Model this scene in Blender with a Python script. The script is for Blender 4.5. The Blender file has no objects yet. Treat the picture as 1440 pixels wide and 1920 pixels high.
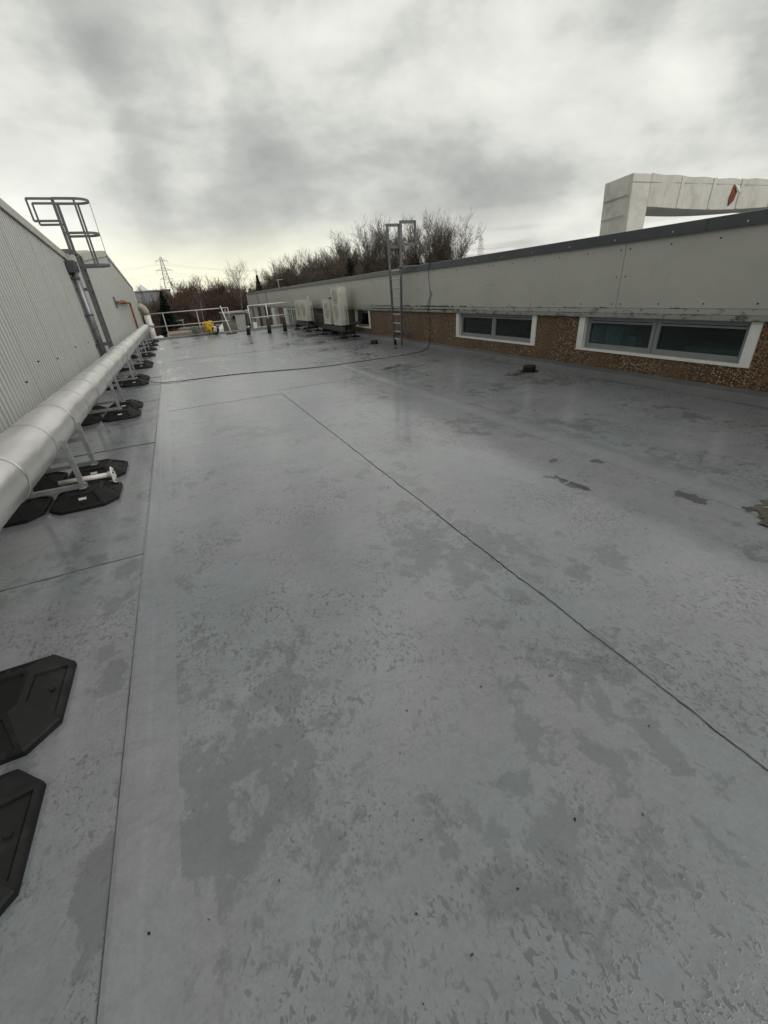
import bpy, bmesh, math, random
from mathutils import Vector, Matrix
random.seed(11)
PI = math.pi
scene = bpy.context.scene
C = scene.collection

# ------------------------------------------------------------------ camera
H = 1.65
yaw, pitch, roll = math.radians(22.999), math.radians(28.332), math.radians(-4.374)
fwd = Vector((math.sin(yaw)*math.cos(pitch), math.cos(yaw)*math.cos(pitch), -math.sin(pitch)))
rgt = Vector((math.cos(yaw), -math.sin(yaw), 0))
upv = rgt.cross(fwd)
r2 = math.cos(roll)*rgt + math.sin(roll)*upv
u2 = -math.sin(roll)*rgt + math.cos(roll)*upv
cd = bpy.data.cameras.new('camera')
cd.sensor_fit = 'HORIZONTAL'; cd.sensor_width = 36.0; cd.lens = 774.59/1440*36
cd.clip_start = 0.05; cd.clip_end = 4000
cam = bpy.data.objects.new('camera', cd); C.objects.link(cam)
m = Matrix.Identity(4)
for i in range(3):
    m[i][0] = r2[i]; m[i][1] = u2[i]; m[i][2] = -fwd[i]
m[0][3], m[1][3], m[2][3] = 0, 0, H
cam.matrix_world = m
scene.camera = cam

# ------------------------------------------------------------------ view
scene.view_settings.view_transform = 'Standard'
scene.view_settings.look = 'None'
scene.view_settings.exposure = 0.35
scene.view_settings.gamma = 1.0
scene.view_settings.use_curve_mapping = False
scene.render.engine = 'CYCLES'
try:
    scene.cycles.use_denoising = True
    scene.cycles.max_bounces = 6
    scene.cycles.transparent_max_bounces = 12
except Exception:
    pass

SUN_EL, SUN_AZ = 42.0, 132.0      # degrees; azimuth measured from +Y towards +X

# ------------------------------------------------------------------ node helpers
class NT:
    def __init__(s, tree): s.t = tree
    def n(s, typ, **kw):
        nd = s.t.nodes.new(typ)
        for k, v in kw.items():
            if k.startswith('i_'):
                key = k[2:]
                key = int(key) if key.isdigit() else key.replace('_', ' ')
                inp = nd.inputs[key]
                if isinstance(v, bpy.types.NodeSocket): s.t.links.new(v, inp)
                else: inp.default_value = v
            else: setattr(nd, k, v)
        return nd
    def math(s, op, a, b=None, c=None, clamp=False):
        nd = s.t.nodes.new('ShaderNodeMath'); nd.operation = op; nd.use_clamp = clamp
        for i, v in enumerate((a, b, c)):
            if v is None: continue
            if isinstance(v, bpy.types.NodeSocket): s.t.links.new(v, nd.inputs[i])
            else: nd.inputs[i].default_value = v
        return nd.outputs[0]
    def vmath(s, op, a, b=None):
        nd = s.t.nodes.new('ShaderNodeVectorMath'); nd.operation = op
        for i, v in enumerate((a, b)):
            if v is None: continue
            if isinstance(v, bpy.types.NodeSocket): s.t.links.new(v, nd.inputs[i])
            else: nd.inputs[i].default_value = v
        return nd
    def mix(s, fac, a, b, blend='MIX'):
        nd = s.t.nodes.new('ShaderNodeMix'); nd.data_type = 'RGBA'; nd.blend_type = blend
        for i, v in ((0, fac), (6, a), (7, b)):
            if isinstance(v, bpy.types.NodeSocket): s.t.links.new(v, nd.inputs[i])
            else: nd.inputs[i].default_value = v if i == 0 else col4(v)
        return nd.outputs[2]
    def ss(s, x, lo, hi):     # smoothstep
        nd = s.t.nodes.new('ShaderNodeMapRange'); nd.interpolation_type = 'SMOOTHSTEP'
        s.t.links.new(x, nd.inputs[0]); nd.inputs[1].default_value = lo; nd.inputs[2].default_value = hi
        return nd.outputs[0]
    def noise(s, vec, scale, detail=4, rough=0.55, dist=0.0):
        nd = s.n('ShaderNodeTexNoise', i_Scale=scale, i_Detail=detail, i_Roughness=rough, i_Distortion=dist)
        s.t.links.new(vec, nd.inputs['Vector']); return nd.outputs['Fac']
    def scaled(s, vec, sc, off=(0, 0, 0)):
        nd = s.n('ShaderNodeMapping'); s.t.links.new(vec, nd.inputs[0])
        nd.inputs['Scale'].default_value = sc; nd.inputs['Location'].default_value = off
        return nd.outputs[0]
def col4(c): return tuple(c) if len(c) == 4 else (c[0], c[1], c[2], 1)
def grey(v): return (v, v, v, 1)

# ------------------------------------------------------------------ world: overcast sky
w = bpy.data.worlds.new('World'); scene.world = w; w.use_nodes = True
wt = w.node_tree; wt.nodes.clear(); W = NT(wt)
tc = W.n('ShaderNodeTexCoord')
d = W.vmath('NORMALIZE', tc.outputs['Generated']).outputs[0]
sep = W.n('ShaderNodeSeparateXYZ'); wt.links.new(d, sep.inputs[0])
dz = W.math('MAXIMUM', sep.outputs[2], 0.0)
den = W.math('ADD', dz, 0.34)
pl = W.n('ShaderNodeCombineXYZ')
wt.links.new(W.math('DIVIDE', sep.outputs[0], den), pl.inputs[0])
wt.links.new(W.math('DIVIDE', sep.outputs[1], den), pl.inputs[1])
plane = pl.outputs[0]
n1 = W.noise(W.scaled(d, (1, 1, 1.9), (3.1, 1.7, 0)), 1.9, 7, 0.54, 0.25)
n2 = W.noise(W.scaled(d, (1, 1, 2.0), (8.2, 5.4, 2)), 4.6, 6, 0.56, 0.25)
n3 = W.noise(W.scaled(d, (1, 1, 2.2), (2.2, 0.4, 1)), 3.0, 6, 0.55, 0.2)
warp = W.n('ShaderNodeTexNoise', i_Scale=2.6, i_Detail=4.0, i_Roughness=0.55); wt.links.new(d, warp.inputs['Vector'])
wv = W.vmath('SUBTRACT', warp.outputs['Color'], (0.5, 0.5, 0.5)).outputs[0]
wsc = W.vmath('SCALE', wv); wsc.inputs['Scale'].default_value = 0.42
dw = W.vmath('NORMALIZE', W.vmath('ADD', d, wsc.outputs[0]).outputs[0]).outputs[0]
def blob(vec, az, el, r0, r1):
    a, e = math.radians(az), math.radians(el)
    dirv = (math.sin(a)*math.cos(e), math.cos(a)*math.cos(e), math.sin(e))
    dt = W.vmath('DOT_PRODUCT', vec, dirv).outputs['Value']
    return W.ss(dt, math.cos(math.radians(r1)), math.cos(math.radians(r0)))
val = W.math('MULTIPLY_ADD', n1, 1.75, -0.435)
val = W.math('ADD', val, W.math('MULTIPLY_ADD', n2, 0.60, -0.30))
val = W.math('ADD', val, W.math('MULTIPLY_ADD', n3, 0.60, -0.30))
val = W.math('ADD', val, W.math('MULTIPLY_ADD', W.math('SUBTRACT', 1.0, W.ss(dz, 0.32, 0.68)), 0.20, -0.135))
SKYBLOBS = [(3, 33, 2, 17, -0.24), (17, 32, 2, 11, -0.12), (1, 17, 1, 7, -0.16), (12, 12, 1, 9, -0.10), (36, 12, 2, 12, -0.10), (-26, 42, 5, 26, -0.14),
            (27, 41, 2, 12, 0.14), (4, 23, 1, 7, 0.20), (-12, 24, 2, 12, 0.14), (-12, 12, 2, 12, 0.14), (22, 18, 2, 12, 0.06), (56, 17, 1, 7, 0.20), (46, 30, 4, 18, -0.08), (62, 34, 4, 20, -0.08), (37, 19, 2, 7, 0.10)]
for az, el, a0, a1, amt in SKYBLOBS:
    val = W.math('ADD', val, W.math('MULTIPLY', blob(dw, az, el, a0, a1), amt))
ramp = W.n('ShaderNodeValToRGB'); wt.links.new(val, ramp.inputs[0])
cr = ramp.color_ramp
cr.elements[0].position = 0.0; cr.elements[0].color = (2.5, 2.55, 2.42, 1)
cr.elements[1].position = 0.90; cr.elements[1].color = (7.9, 7.9, 7.25, 1)
e = cr.elements.new(0.36); e.color = (4.3, 4.35, 4.08, 1)
e = cr.elements.new(0.56); e.color = (6.1, 6.15, 5.65, 1)
# pale warm band of clearer sky close to the horizon, strongest ahead
low = W.math('SUBTRACT', 1.0, W.ss(dz, 0.01, 0.155))
band = W.noise(W.scaled(d, (1.5, 1.5, 16), (0.3, 0.1, 0.6)), 2.0, 5, 0.5, 0.6)
ahead = blob(d, -8, 2, 6, 46)
lowfac = W.math('MULTIPLY', low, W.ss(W.math('ADD', band, W.math('MULTIPLY', ahead, 0.36)), 0.40, 0.68), clamp=True)
warmc = W.mix(ahead, (7.6, 7.5, 6.9), (8.8, 8.6, 6.6))
cloud = W.mix(lowfac, ramp.outputs[0], warmc)
sky = W.n('ShaderNodeTexSky'); sky.sky_type = 'NISHITA'; sky.sun_disc = False
sky.sun_elevation = math.radians(SUN_EL); sky.sun_rotation = math.radians(SUN_AZ)
sky.air_density = 1.0; sky.dust_density = 2.0
mixed = W.mix(0.05, cloud, sky.outputs[0])
bg = W.n('ShaderNodeBackground', i_Strength=0.1); wt.links.new(mixed, bg.inputs['Color'])
wo = W.n('ShaderNodeOutputWorld'); wt.links.new(bg.outputs[0], wo.inputs[0])

# ------------------------------------------------------------------ sun (overcast)
sl = bpy.data.lights.new('sun', 'SUN'); sl.energy = 1.1; sl.angle = math.radians(55); sl.color = (1.0, 0.975, 0.93)
so = bpy.data.objects.new('sun', sl); C.objects.link(so)
sd = Vector((math.sin(math.radians(SUN_AZ))*math.cos(math.radians(SUN_EL)), math.cos(math.radians(SUN_AZ))*math.cos(math.radians(SUN_EL)), math.sin(math.radians(SUN_EL))))
so.rotation_euler = sd.to_track_quat('Z', 'Y').to_euler()

# ------------------------------------------------------------------ materials
def newmat(name):
    mt = bpy.data.materials.new(name); mt.use_nodes = True
    t = mt.node_tree; b = t.nodes['Principled BSDF']
    return mt, NT(t), b
def pos(N): return N.n('ShaderNodeNewGeometry').outputs['Position']
def surf(name, c, var=0.12, rough=0.6, metal=0.0, scale=6.0, bump=0.0, bscale=80.0, dirt=None, dirt_amt=0.35, streak=0.0, spec=0.5, rvar=0.1, dirt_scale=2.0):
    """weathered surface: two-scale colour variation, optional dirt patches, vertical streaks and fine relief"""
    mt, N, b = newmat(name); P = pos(N)
    a = N.noise(P, scale, 5, 0.6, 0.2)
    f = N.noise(P, scale*9, 3, 0.6)
    v = N.math('MULTIPLY_ADD', a, 0.75, N.math('MULTIPLY', f, 0.25))
    v = N.ss(v, 0.3, 0.7)
    lo = tuple(x*(1-var) for x in c[:3]); hi = tuple(min(1, x*(1+var)) for x in c[:3])
    col = N.mix(v, lo, hi)
    if dirt is not None:
        dn = N.noise(P, dirt_scale, 7, 0.65, 0.4)
        col = N.mix(N.math('MULTIPLY', N.ss(dn, 0.48, 0.7), dirt_amt), col, dirt)
    if streak > 0:
        sn = N.noise(N.scaled(P, (9, 9, 0.35)), 1.6, 5, 0.6)
        col = N.mix(N.math('MULTIPLY', N.ss(sn, 0.5, 0.75), streak), col, tuple(x*0.45 for x in c[:3]))
    N.t.links.new(col, b.inputs['Base Color'])
    b.inputs['Metallic'].default_value = metal
    b.inputs['Specular IOR Level'].default_value = spec
    N.t.links.new(N.math('MULTIPLY_ADD', a, rvar*2, rough-rvar), b.inputs['Roughness'])
    if bump > 0:
        bn = N.n('ShaderNodeBump', i_Strength=bump, i_Distance=0.004)
        N.t.links.new(N.noise(P, bscale, 4, 0.6), bn.inputs['Height'])
        N.t.links.new(bn.outputs[0], b.inputs['Normal'])
    return mt
M = {}
def membrane(wetness=1.0):
    mt, N, b = newmat('roof_membrane'); P = pos(N)
    big = N.noise(P, 0.55, 6, 0.6, 0.3); mid = N.noise(P, 2.6, 6, 0.62, 0.25); fine = N.noise(P, 70, 4, 0.7); mot = N.noise(P, 16, 6, 0.7, 0.3)
    tint = N.noise(N.scaled(P, (1, 1, 1), (9, 4, 0)), 0.9, 4, 0.6, 0.4)
    col = N.mix(N.ss(tint, 0.38, 0.62), (0.214, 0.212, 0.234), (0.197, 0.215, 0.226))
    shade = N.math('ADD', N.math('MULTIPLY_ADD', big, 0.34, 0.70), N.math('MULTIPLY_ADD', mid, 0.34, -0.05))
    shade = N.math('ADD', shade, N.math('MULTIPLY_ADD', fine, 0.40, -0.20))
    shade = N.math('ADD', shade, N.math('MULTIPLY_ADD', mot, 0.42, -0.21))
    sc = N.n('ShaderNodeCombineXYZ')
    for i in range(3): N.t.links.new(shade, sc.inputs[i])
    col = N.mix(1.0, col, sc.outputs[0], 'MULTIPLY')
    scf = N.noise(N.scaled(P, (1.6, 7, 1)), 1.3, 8, 0.72, 0.7)
    col = N.mix(N.math('MULTIPLY', N.ss(scf, 0.54, 0.74), 0.34), col, (0.100, 0.096, 0.088))
    brn = N.noise(N.scaled(P, (1, 0.6, 1), (3, 8, 1)), 1.7, 7, 0.7, 0.6)
    col = N.mix(N.math('MULTIPLY', N.ss(brn, 0.60, 0.76), 0.38), col, (0.095, 0.082, 0.066))
    # standing film of water with ragged shore lines
    Pw = N.scaled(P, (1.0, 0.8, 1), (0.4, 2.3, 0))
    wn = N.math('ADD', N.math('MULTIPLY', N.noise(Pw, 0.8, 3, 0.5, 0.2), 0.46), N.math('MULTIPLY', N.noise(Pw, 5.6, 12, 0.68, 0.25), 0.54))
    wn = N.math('ADD', wn, N.math('MULTIPLY_ADD', N.noise(P, 40, 4, 0.65, 0.3), 0.09, -0.045))
    for (bx, by, rx, ry, am) in ((-0.25, 1.05, 0.42, 0.40, 0.085), (-0.70, 0.95, 0.07, 0.22, 0.10), (-0.78, 2.05, 0.13, 0.25, 0.10), (0.25, 0.55, 0.5, 0.35, 0.05), (5.3, 18.0, 1.4, 5.0, 0.05), (0.9, 0.35, 0.4, 0.25, 0.045)):
        q = N.vmath('LENGTH', N.vmath('MULTIPLY', N.vmath('SUBTRACT', P, (bx, by, 0)).outputs[0], (1/rx, 1/ry, 0)).outputs[0]).outputs['Value']
        wn = N.math('ADD', wn, N.math('MULTIPLY', N.math('SUBTRACT', 1.0, N.ss(q, 0.3, 1.5)), am))
    film = N.math('MULTIPLY', N.ss(wn, 0.536, 0.572), wetness)
    # clusters of beads and broken rivulets
    zone = N.ss(N.noise(N.scaled(P, (1, 1, 1), (5, 2, 0)), 1.25, 5, 0.62, 0.7), 0.47, 0.62)
    zc = N.vmath('LENGTH', N.vmath('MULTIPLY', N.vmath('SUBTRACT', P, (0.25, 1.75, 0)).outputs[0], (1.0, 0.75, 0)).outputs[0]).outputs['Value']
    zone = N.math('MAXIMUM', N.math('MULTIPLY', zone, 0.85), N.math('MULTIPLY', N.math('SUBTRACT', 1.0, N.ss(zc, 0.25, 1.05)), N.ss(N.noise(P, 2.2, 5, 0.65, 0.8), 0.40, 0.58)))
    zone2 = N.ss(N.noise(N.scaled(P, (1, 1, 1), (1, 6, 0)), 2.1, 4, 0.6, 0.5), 0.46, 0.66)
    dv = N.n('ShaderNodeTexNoise', i_Scale=15.0, i_Detail=4.0); N.t.links.new(P, dv.inputs['Vector'])
    dvs = N.vmath('SCALE', N.vmath('SUBTRACT', dv.outputs['Color'], (0.5, 0.5, 0.5)).outputs[0]); dvs.inputs['Scale'].default_value = 0.05
    Pd = N.vmath('ADD', P, dvs.outputs[0]).outputs[0]
    vor = N.n('ShaderNodeTexVoronoi', i_Scale=62.0, i_Randomness=1.0); N.t.links.new(N.scaled(Pd, (1, 0.7, 1)), vor.inputs['Vector'])
    vsep = N.n('ShaderNodeSeparateColor'); N.t.links.new(vor.outputs['Color'], vsep.inputs[0])
    rad = N.math('MULTIPLY_ADD', vsep.outputs[0], 0.58, -0.14)
    bead = N.math('MULTIPLY', N.ss(N.math('SUBTRACT', rad, vor.outputs['Distance']), -0.03, 0.06), zone)
    mk = N.math('MULTIPLY', N.ss(N.noise(N.scaled(Pd, (1.25, 0.85, 1)), 30, 4, 0.6, 0.5), 0.565, 0.605), zone)
    mk2 = N.math('MULTIPLY', N.ss(N.noise(N.scaled(Pd, (1, 0.8, 1), (3, 3, 0)), 58, 3, 0.6, 0.6), 0.580, 0.635), zone2)
    riv = N.math('MULTIPLY', N.ss(N.noise(N.scaled(Pd, (1.3, 0.8, 1), (1, 7, 0)), 10, 7, 0.70, 1.2), 0.625, 0.645), N.math('MULTIPLY', zone, zone2))
    fleck = N.math('MULTIPLY', N.ss(N.noise(N.scaled(Pd, (1, 0.8, 1), (5, 1, 0)), 95, 3, 0.6, 0.4), 0.60, 0.66), N.math('MULTIPLY_ADD', zone2, 0.45, 0.25))
    mk2 = N.math('MAXIMUM', mk2, fleck)
    drops = N.math('MAXIMUM', N.math('MAXIMUM', bead, riv), N.math('MAXIMUM', mk, mk2))
    drops = N.math('MULTIPLY', drops, wetness)
    wet = N.math('MAXIMUM', film, drops)
    col = N.mix(N.math('MULTIPLY', film, 0.47), col, (0.088, 0.100, 0.098))
    col = N.mix(N.math('MULTIPLY', drops, 0.62), col, (0.048, 0.050, 0.049))
    N.t.links.new(col, b.inputs['Base Color'])
    xs = N.n('ShaderNodeSeparateXYZ'); N.t.links.new(P, xs.inputs[0])
    damp = N.math('ADD', N.math('MULTIPLY_ADD', mid, 0.18, 0.05), N.math('MULTIPLY', N.math('MAXIMUM', N.ss(xs.outputs[0], 3.6, 5.4), N.ss(xs.outputs[1], 6.0, 15.0)), 0.17))
    ro = N.n('ShaderNodeMix'); ro.data_type = 'FLOAT'
    N.t.links.new(wet, ro.inputs[0]); N.t.links.new(damp, ro.inputs[2]); ro.inputs[3].default_value = 0.10
    N.t.links.new(ro.outputs[0], b.inputs['Roughness'])
    b.inputs['Specular IOR Level'].default_value = 1.0
    hgt = N.math('ADD', N.math('MULTIPLY', drops, 1.0), N.math('MULTIPLY', film, 0.40))
    und = N.noise(P, 3.2, 3, 0.5)
    hgt = N.math('ADD', hgt, N.math('MULTIPLY', fine, 0.05))
    bp = N.n('ShaderNodeBump', i_Strength=0.20, i_Distance=0.0016); N.t.links.new(hgt, bp.inputs['Height'])
    bp2 = N.n('ShaderNodeBump', i_Strength=0.22, i_Distance=0.008); N.t.links.new(und, bp2.inputs['Height'])
    N.t.links.new(bp.outputs[0], bp2.inputs['Normal'])
    N.t.links.new(bp2.outputs[0], b.inputs['Normal'])
    return mt
M['membrane'] = membrane()
M['membrane_lap'] = membrane(0.25)
M['membrane_dry'] = surf('upstand_membrane', (0.12, 0.122, 0.124), 0.15, 0.35, scale=3, dirt=(0.07, 0.07, 0.065), dirt_amt=0.55, bump=0.3, bscale=40)
M['bead'] = surf('lap_sealant', (0.060, 0.060, 0.062), 0.4, 0.6)
M['lap'] = surf('welded_lap', (0.200, 0.205, 0.210), 0.14, 0.27, scale=4, dirt=(0.11, 0.11, 0.10), dirt_amt=0.35, rvar=0.12, bump=0.25, bscale=30, dirt_scale=5)
def puddle_mat():
    mt, N, b = newmat('standing_water'); P = pos(N)
    n = N.noise(P, 3, 5, 0.6, 0.4)
    N.t.links.new(N.mix(N.ss(n, 0.4, 0.65), (0.078, 0.082, 0.082), (0.110, 0.115, 0.115)), b.inputs['Base Color'])
    b.inputs['Roughness'].default_value = 0.05; b.inputs['IOR'].default_value = 1.33
    return mt
M['puddle'] = puddle_mat()
M['silt'] = surf('silty_water', (0.078, 0.071, 0.052), 0.35, 0.08, scale=9)
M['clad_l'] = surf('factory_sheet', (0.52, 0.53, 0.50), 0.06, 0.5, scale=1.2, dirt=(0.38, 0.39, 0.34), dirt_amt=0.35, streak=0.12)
M['clad_rib_shade'] = surf('shaded_sheet_rib', (0.335, 0.34, 0.32), 0.10, 0.6, scale=2.0, dirt=(0.26, 0.26, 0.23), dirt_amt=0.3)  # darker copy of the factory sheet, painted shade that makes the ribs read
M['flash_l'] = surf('verge_flashing', (0.42, 0.40, 0.36), 0.14, 0.5, scale=3, dirt=(0.30, 0.28, 0.22), streak=0.2)
M['trim_l'] = surf('corner_trim', (0.62, 0.63, 0.58), 0.1, 0.5)
M['panel'] = surf('grey_panel', (0.42, 0.415, 0.375), 0.05, 0.42, scale=0.8, dirt=(0.30, 0.305, 0.265), dirt_amt=0.20, streak=0.06)
M['fascia'] = surf('dark_flashing', (0.052, 0.058, 0.066), 0.14, 0.42, scale=2.5, dirt=(0.10, 0.105, 0.10), dirt_amt=0.4)
M['fascia_old'] = surf('faded_flashing', (0.14, 0.142, 0.14), 0.14, 0.5, scale=2.5, dirt=(0.09, 0.09, 0.085), dirt_amt=0.5)
def ledge_mat(name, c, amt):
    mt, N, b = newmat(name); P = pos(N)
    a = N.noise(N.scaled(P, (1, 0.9, 2.0)), 5, 8, 0.72, 0.7)
    base = N.mix(N.noise(P, 30, 3, 0.6), tuple(x*0.85 for x in c), c)
    al = N.mix(N.noise(P, 4, 4, 0.6), (0.022, 0.022, 0.012), (0.075, 0.09, 0.045))
    N.t.links.new(N.mix(N.math('MULTIPLY', N.ss(a, 0.5, 0.62), amt), base, al), b.inputs['Base Color'])
    b.inputs['Roughness'].default_value = 0.7
    return mt
M['drip'] = ledge_mat('drip_flashing', (0.36, 0.37, 0.345), 0.55)
M['lintel'] = ledge_mat('mossy_concrete_lintel', (0.30, 0.30, 0.275), 0.9)
M['moss'] = surf('dark_moss', (0.022, 0.023, 0.013), 0.4, 0.9, scale=20)
def pebble():
    mt, N, b = newmat('pebbledash'); P = pos(N)
    v = N.n('ShaderNodeTexVoronoi', i_Scale=54.0); N.t.links.new(P, v.inputs['Vector'])
    s = N.n('ShaderNodeSeparateColor'); N.t.links.new(v.outputs['Color'], s.inputs[0])
    r = N.n('ShaderNodeValToRGB'); N.t.links.new(s.outputs[0], r.inputs[0]); c = r.color_ramp
    c.interpolation = 'CONSTANT'
    c.elements[0].position = 0; c.elements[0].color = (0.115, 0.056, 0.022, 1)
    c.elements[1].position = 0.9; c.elements[1].color = (0.52, 0.42, 0.29, 1)
    for p, k in ((0.22, (0.21, 0.105, 0.036)), (0.45, (0.285, 0.152, 0.056)), (0.66, (0.155, 0.082, 0.034)), (0.78, (0.37, 0.235, 0.105))):
        e = c.elements.new(p); e.color = col4(k)
    big = N.noise(P, 1.1, 6, 0.65, 0.3)
    col = N.mix(N.math('MULTIPLY', N.ss(v.outputs['Distance'], 0.30, 0.62), 0.85), r.outputs[0], (0.035, 0.022, 0.014))
    col = N.mix(N.math('MULTIPLY', N.ss(big, 0.5, 0.75), 0.45), col, (0.055, 0.04, 0.022))
    N.t.links.new(col, b.inputs['Base Color']); b.inputs['Roughness'].default_value = 0.55
    bp = N.n('ShaderNodeBump', i_Strength=0.9, i_Distance=0.012, invert=True); N.t.links.new(v.outputs['Distance'], bp.inputs['Height'])
    N.t.links.new(bp.outputs[0], b.inputs['Normal'])
    return mt
M['pebble'] = pebble()
M['white'] = surf('white_paint', (0.74, 0.74, 0.70), 0.05, 0.45, scale=4, dirt=(0.45, 0.44, 0.38), dirt_amt=0.3)
M['upvc'] = surf('grey_window_frame', (0.215, 0.225, 0.225), 0.05, 0.35)
M['darkgap'] = surf('dark_gasket', (0.012, 0.012, 0.013), 0.1, 0.6)
def glass():
    mt = bpy.data.materials.new('tinted_glass'); mt.use_nodes = True; t = mt.node_tree; t.nodes.clear(); N = NT(t)
    tr = N.n('ShaderNodeBsdfTransparent', i_Color=(0.42, 0.58, 0.57, 1)); gl = N.n('ShaderNodeBsdfGlossy', i_Roughness=0.02, i_Color=(0.9, 0.95, 0.95, 1))
    fr = N.n('ShaderNodeFresnel', i_IOR=1.5)
    mx = N.n('ShaderNodeMixShader'); t.links.new(fr.outputs[0], mx.inputs[0]); t.links.new(tr.outputs[0], mx.inputs[1]); t.links.new(gl.outputs[0], mx.inputs[2])
    o = N.n('ShaderNodeOutputMaterial'); t.links.new(mx.outputs[0], o.inputs[0])
    return mt
M['glass'] = glass()
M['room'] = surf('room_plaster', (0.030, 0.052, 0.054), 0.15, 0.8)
M['card'] = surf('cardboard_and_paper', (0.62, 0.64, 0.58), 0.15, 0.8)
M['blind'] = surf('brown_blind', (0.30, 0.17, 0.07), 0.1, 0.8)
M['galv'] = surf('galvanised_steel', (0.40, 0.415, 0.42), 0.16, 0.42, 0.75, scale=14, rvar=0.12, dirt=(0.25, 0.25, 0.24), dirt_amt=0.3)
M['galv_dull'] = surf('dull_galvanised_steel', (0.13, 0.134, 0.137), 0.2, 0.55, 0.35, scale=14)
M['rail'] = surf('rail_tube', (0.46, 0.47, 0.45), 0.12, 0.5, 0.3, scale=9)
def alu():
    mt, N, b = newmat('aluminium_cladding'); P = pos(N)
    a = N.noise(N.scaled(P, (2.2, 0.8, 2.2)), 1.6, 6, 0.6, 0.3); f = N.noise(P, 38, 4, 0.7)
    N.t.links.new(N.mix(N.ss(a, 0.3, 0.7), (0.64, 0.635, 0.61), (0.80, 0.79, 0.765)), b.inputs['Base Color'])
    b.inputs['Metallic'].default_value = 0.85
    N.t.links.new(N.math('MULTIPLY_ADD', f, 0.14, 0.27), b.inputs['Roughness'])
    dent = N.noise(N.scaled(P, (1, 0.45, 1)), 6.5, 4, 0.55, 0.4)
    bp = N.n('ShaderNodeBump', i_Strength=0.45, i_Distance=0.012); N.t.links.new(dent, bp.inputs['Height'])
    N.t.links.new(bp.outputs[0], b.inputs['Normal'])
    return mt
M['alu'] = alu()
M['band'] = surf('cladding_band', (0.26, 0.25, 0.24), 0.2, 0.45, 0.5)
M['rubber'] = surf('black_rubber', (0.0065, 0.0065, 0.007), 0.25, 0.62, spec=0.3, scale=9, bump=0.35, bscale=260, dirt=(0.04, 0.04, 0.038), dirt_amt=0.3, dirt_scale=7)
M['black'] = surf('black_plastic', (0.010, 0.010, 0.011), 0.2, 0.5)
M['pvc'] = surf('zinc_downpipe', (0.22, 0.22, 0.24), 0.12, 0.3, 0.55, scale=5)
M['pvcdark'] = surf('dark_hopper', (0.06, 0.062, 0.068), 0.15, 0.5)
M['orange'] = surf('orange_pipe_paint', (0.32, 0.115, 0.058), 0.15, 0.5, dirt=(0.2, 0.09, 0.05), dirt_amt=0.4)
M['ac'] = surf('cream_ac_casing', (0.60, 0.575, 0.50), 0.05, 0.45, scale=3, dirt=(0.40, 0.37, 0.28), dirt_amt=0.3, streak=0.12)
M['acgrille'] = surf('fan_grille', (0.44, 0.42, 0.37), 0.1, 0.5)
M['sleeve'] = surf('black_bitumen_sleeve', (0.012, 0.011, 0.011), 0.3, 0.6, scale=12)
M['yellow'] = surf('yellow_webbing', (0.62, 0.40, 0.03), 0.2, 0.6, scale=20)
M['duct'] = surf('weathered_duct_wrap', (0.62, 0.605, 0.55), 0.10, 0.62, scale=2.4, dirt=(0.33, 0.30, 0.23), dirt_amt=0.5, streak=0.3, bump=0.6, bscale=26)
M['duct_dark'] = surf('duct_seam_tape', (0.33, 0.315, 0.27), 0.2, 0.7)
M['rust'] = surf('rusty_insulation', (0.19, 0.050, 0.016), 0.5, 0.85, scale=18)
M['sheet'] = surf('white_tarpaulin', (0.72, 0.72, 0.72), 0.06, 0.6)
M['redbrown'] = surf('red_brown_panel', (0.13, 0.05, 0.036), 0.15, 0.6)
M['brown'] = surf('dark_brown_panel', (0.028, 0.019, 0.015), 0.2, 0.6)
M['speckle'] = surf('speckled_render', (0.26, 0.235, 0.19), 0.35, 0.8, scale=9)
M['shed'] = surf('cream_shed_sheet', (0.50, 0.50, 0.44), 0.08, 0.55, scale=2, streak=0.3)
M['mossy'] = surf('mossy_render', (0.17, 0.17, 0.135), 0.25, 0.85, scale=3)
def ground_mat():
    mt, N, b = newmat('yard_ground'); P = pos(N)
    a = N.noise(P, 0.12, 8, 0.65, 0.4); f = N.noise(P, 2.2, 6, 0.7)
    c = N.mix(N.ss(a, 0.4, 0.6), (0.045, 0.036, 0.024), (0.055, 0.058, 0.03))
    N.t.links.new(N.mix(N.math('MULTIPLY', N.ss(f, 0.45, 0.7), 0.6), c, (0.022, 0.018, 0.014)), b.inputs['Base Color'])
    b.inputs['Roughness'].default_value = 0.9
    return mt
M['ground'] = ground_mat()
M['earth'] = surf('bare_earth', (0.22, 0.175, 0.14), 0.2, 0.9, scale=1.0)
M['stone'] = surf('speckled_stone', (0.16, 0.155, 0.145), 0.5, 0.9, scale=6)
M['coping'] = surf('pale_coping', (0.30, 0.295, 0.27), 0.12, 0.8)
M['bark'] = surf('dark_bark', (0.040, 0.031, 0.025), 0.3, 0.9, scale=4)
M['bark_grey'] = surf('grey_bark', (0.115, 0.095, 0.078), 0.3, 0.9, scale=4)
M['bark_red'] = surf('reddish_twigs', (0.095, 0.058, 0.044), 0.3, 0.9, scale=4)
M['birchbark'] = surf('pale_birch_bark', (0.36, 0.34, 0.30), 0.35, 0.8, scale=5)
M['birchtwig'] = surf('birch_twigs', (0.12, 0.10, 0.085), 0.3, 0.9, scale=4)
M['needle'] = surf('dark_needles', (0.016, 0.024, 0.015), 0.5, 0.8, scale=5)
M['needle2'] = surf('dull_evergreen', (0.020, 0.024, 0.015), 0.5, 0.8, scale=5)
M['pylon'] = surf('pylon_steel', (0.48, 0.48, 0.46), 0.1, 0.6)
M['farwall'] = surf('distant_cladding', (0.30, 0.31, 0.33), 0.1, 0.8, scale=0.2)
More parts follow.
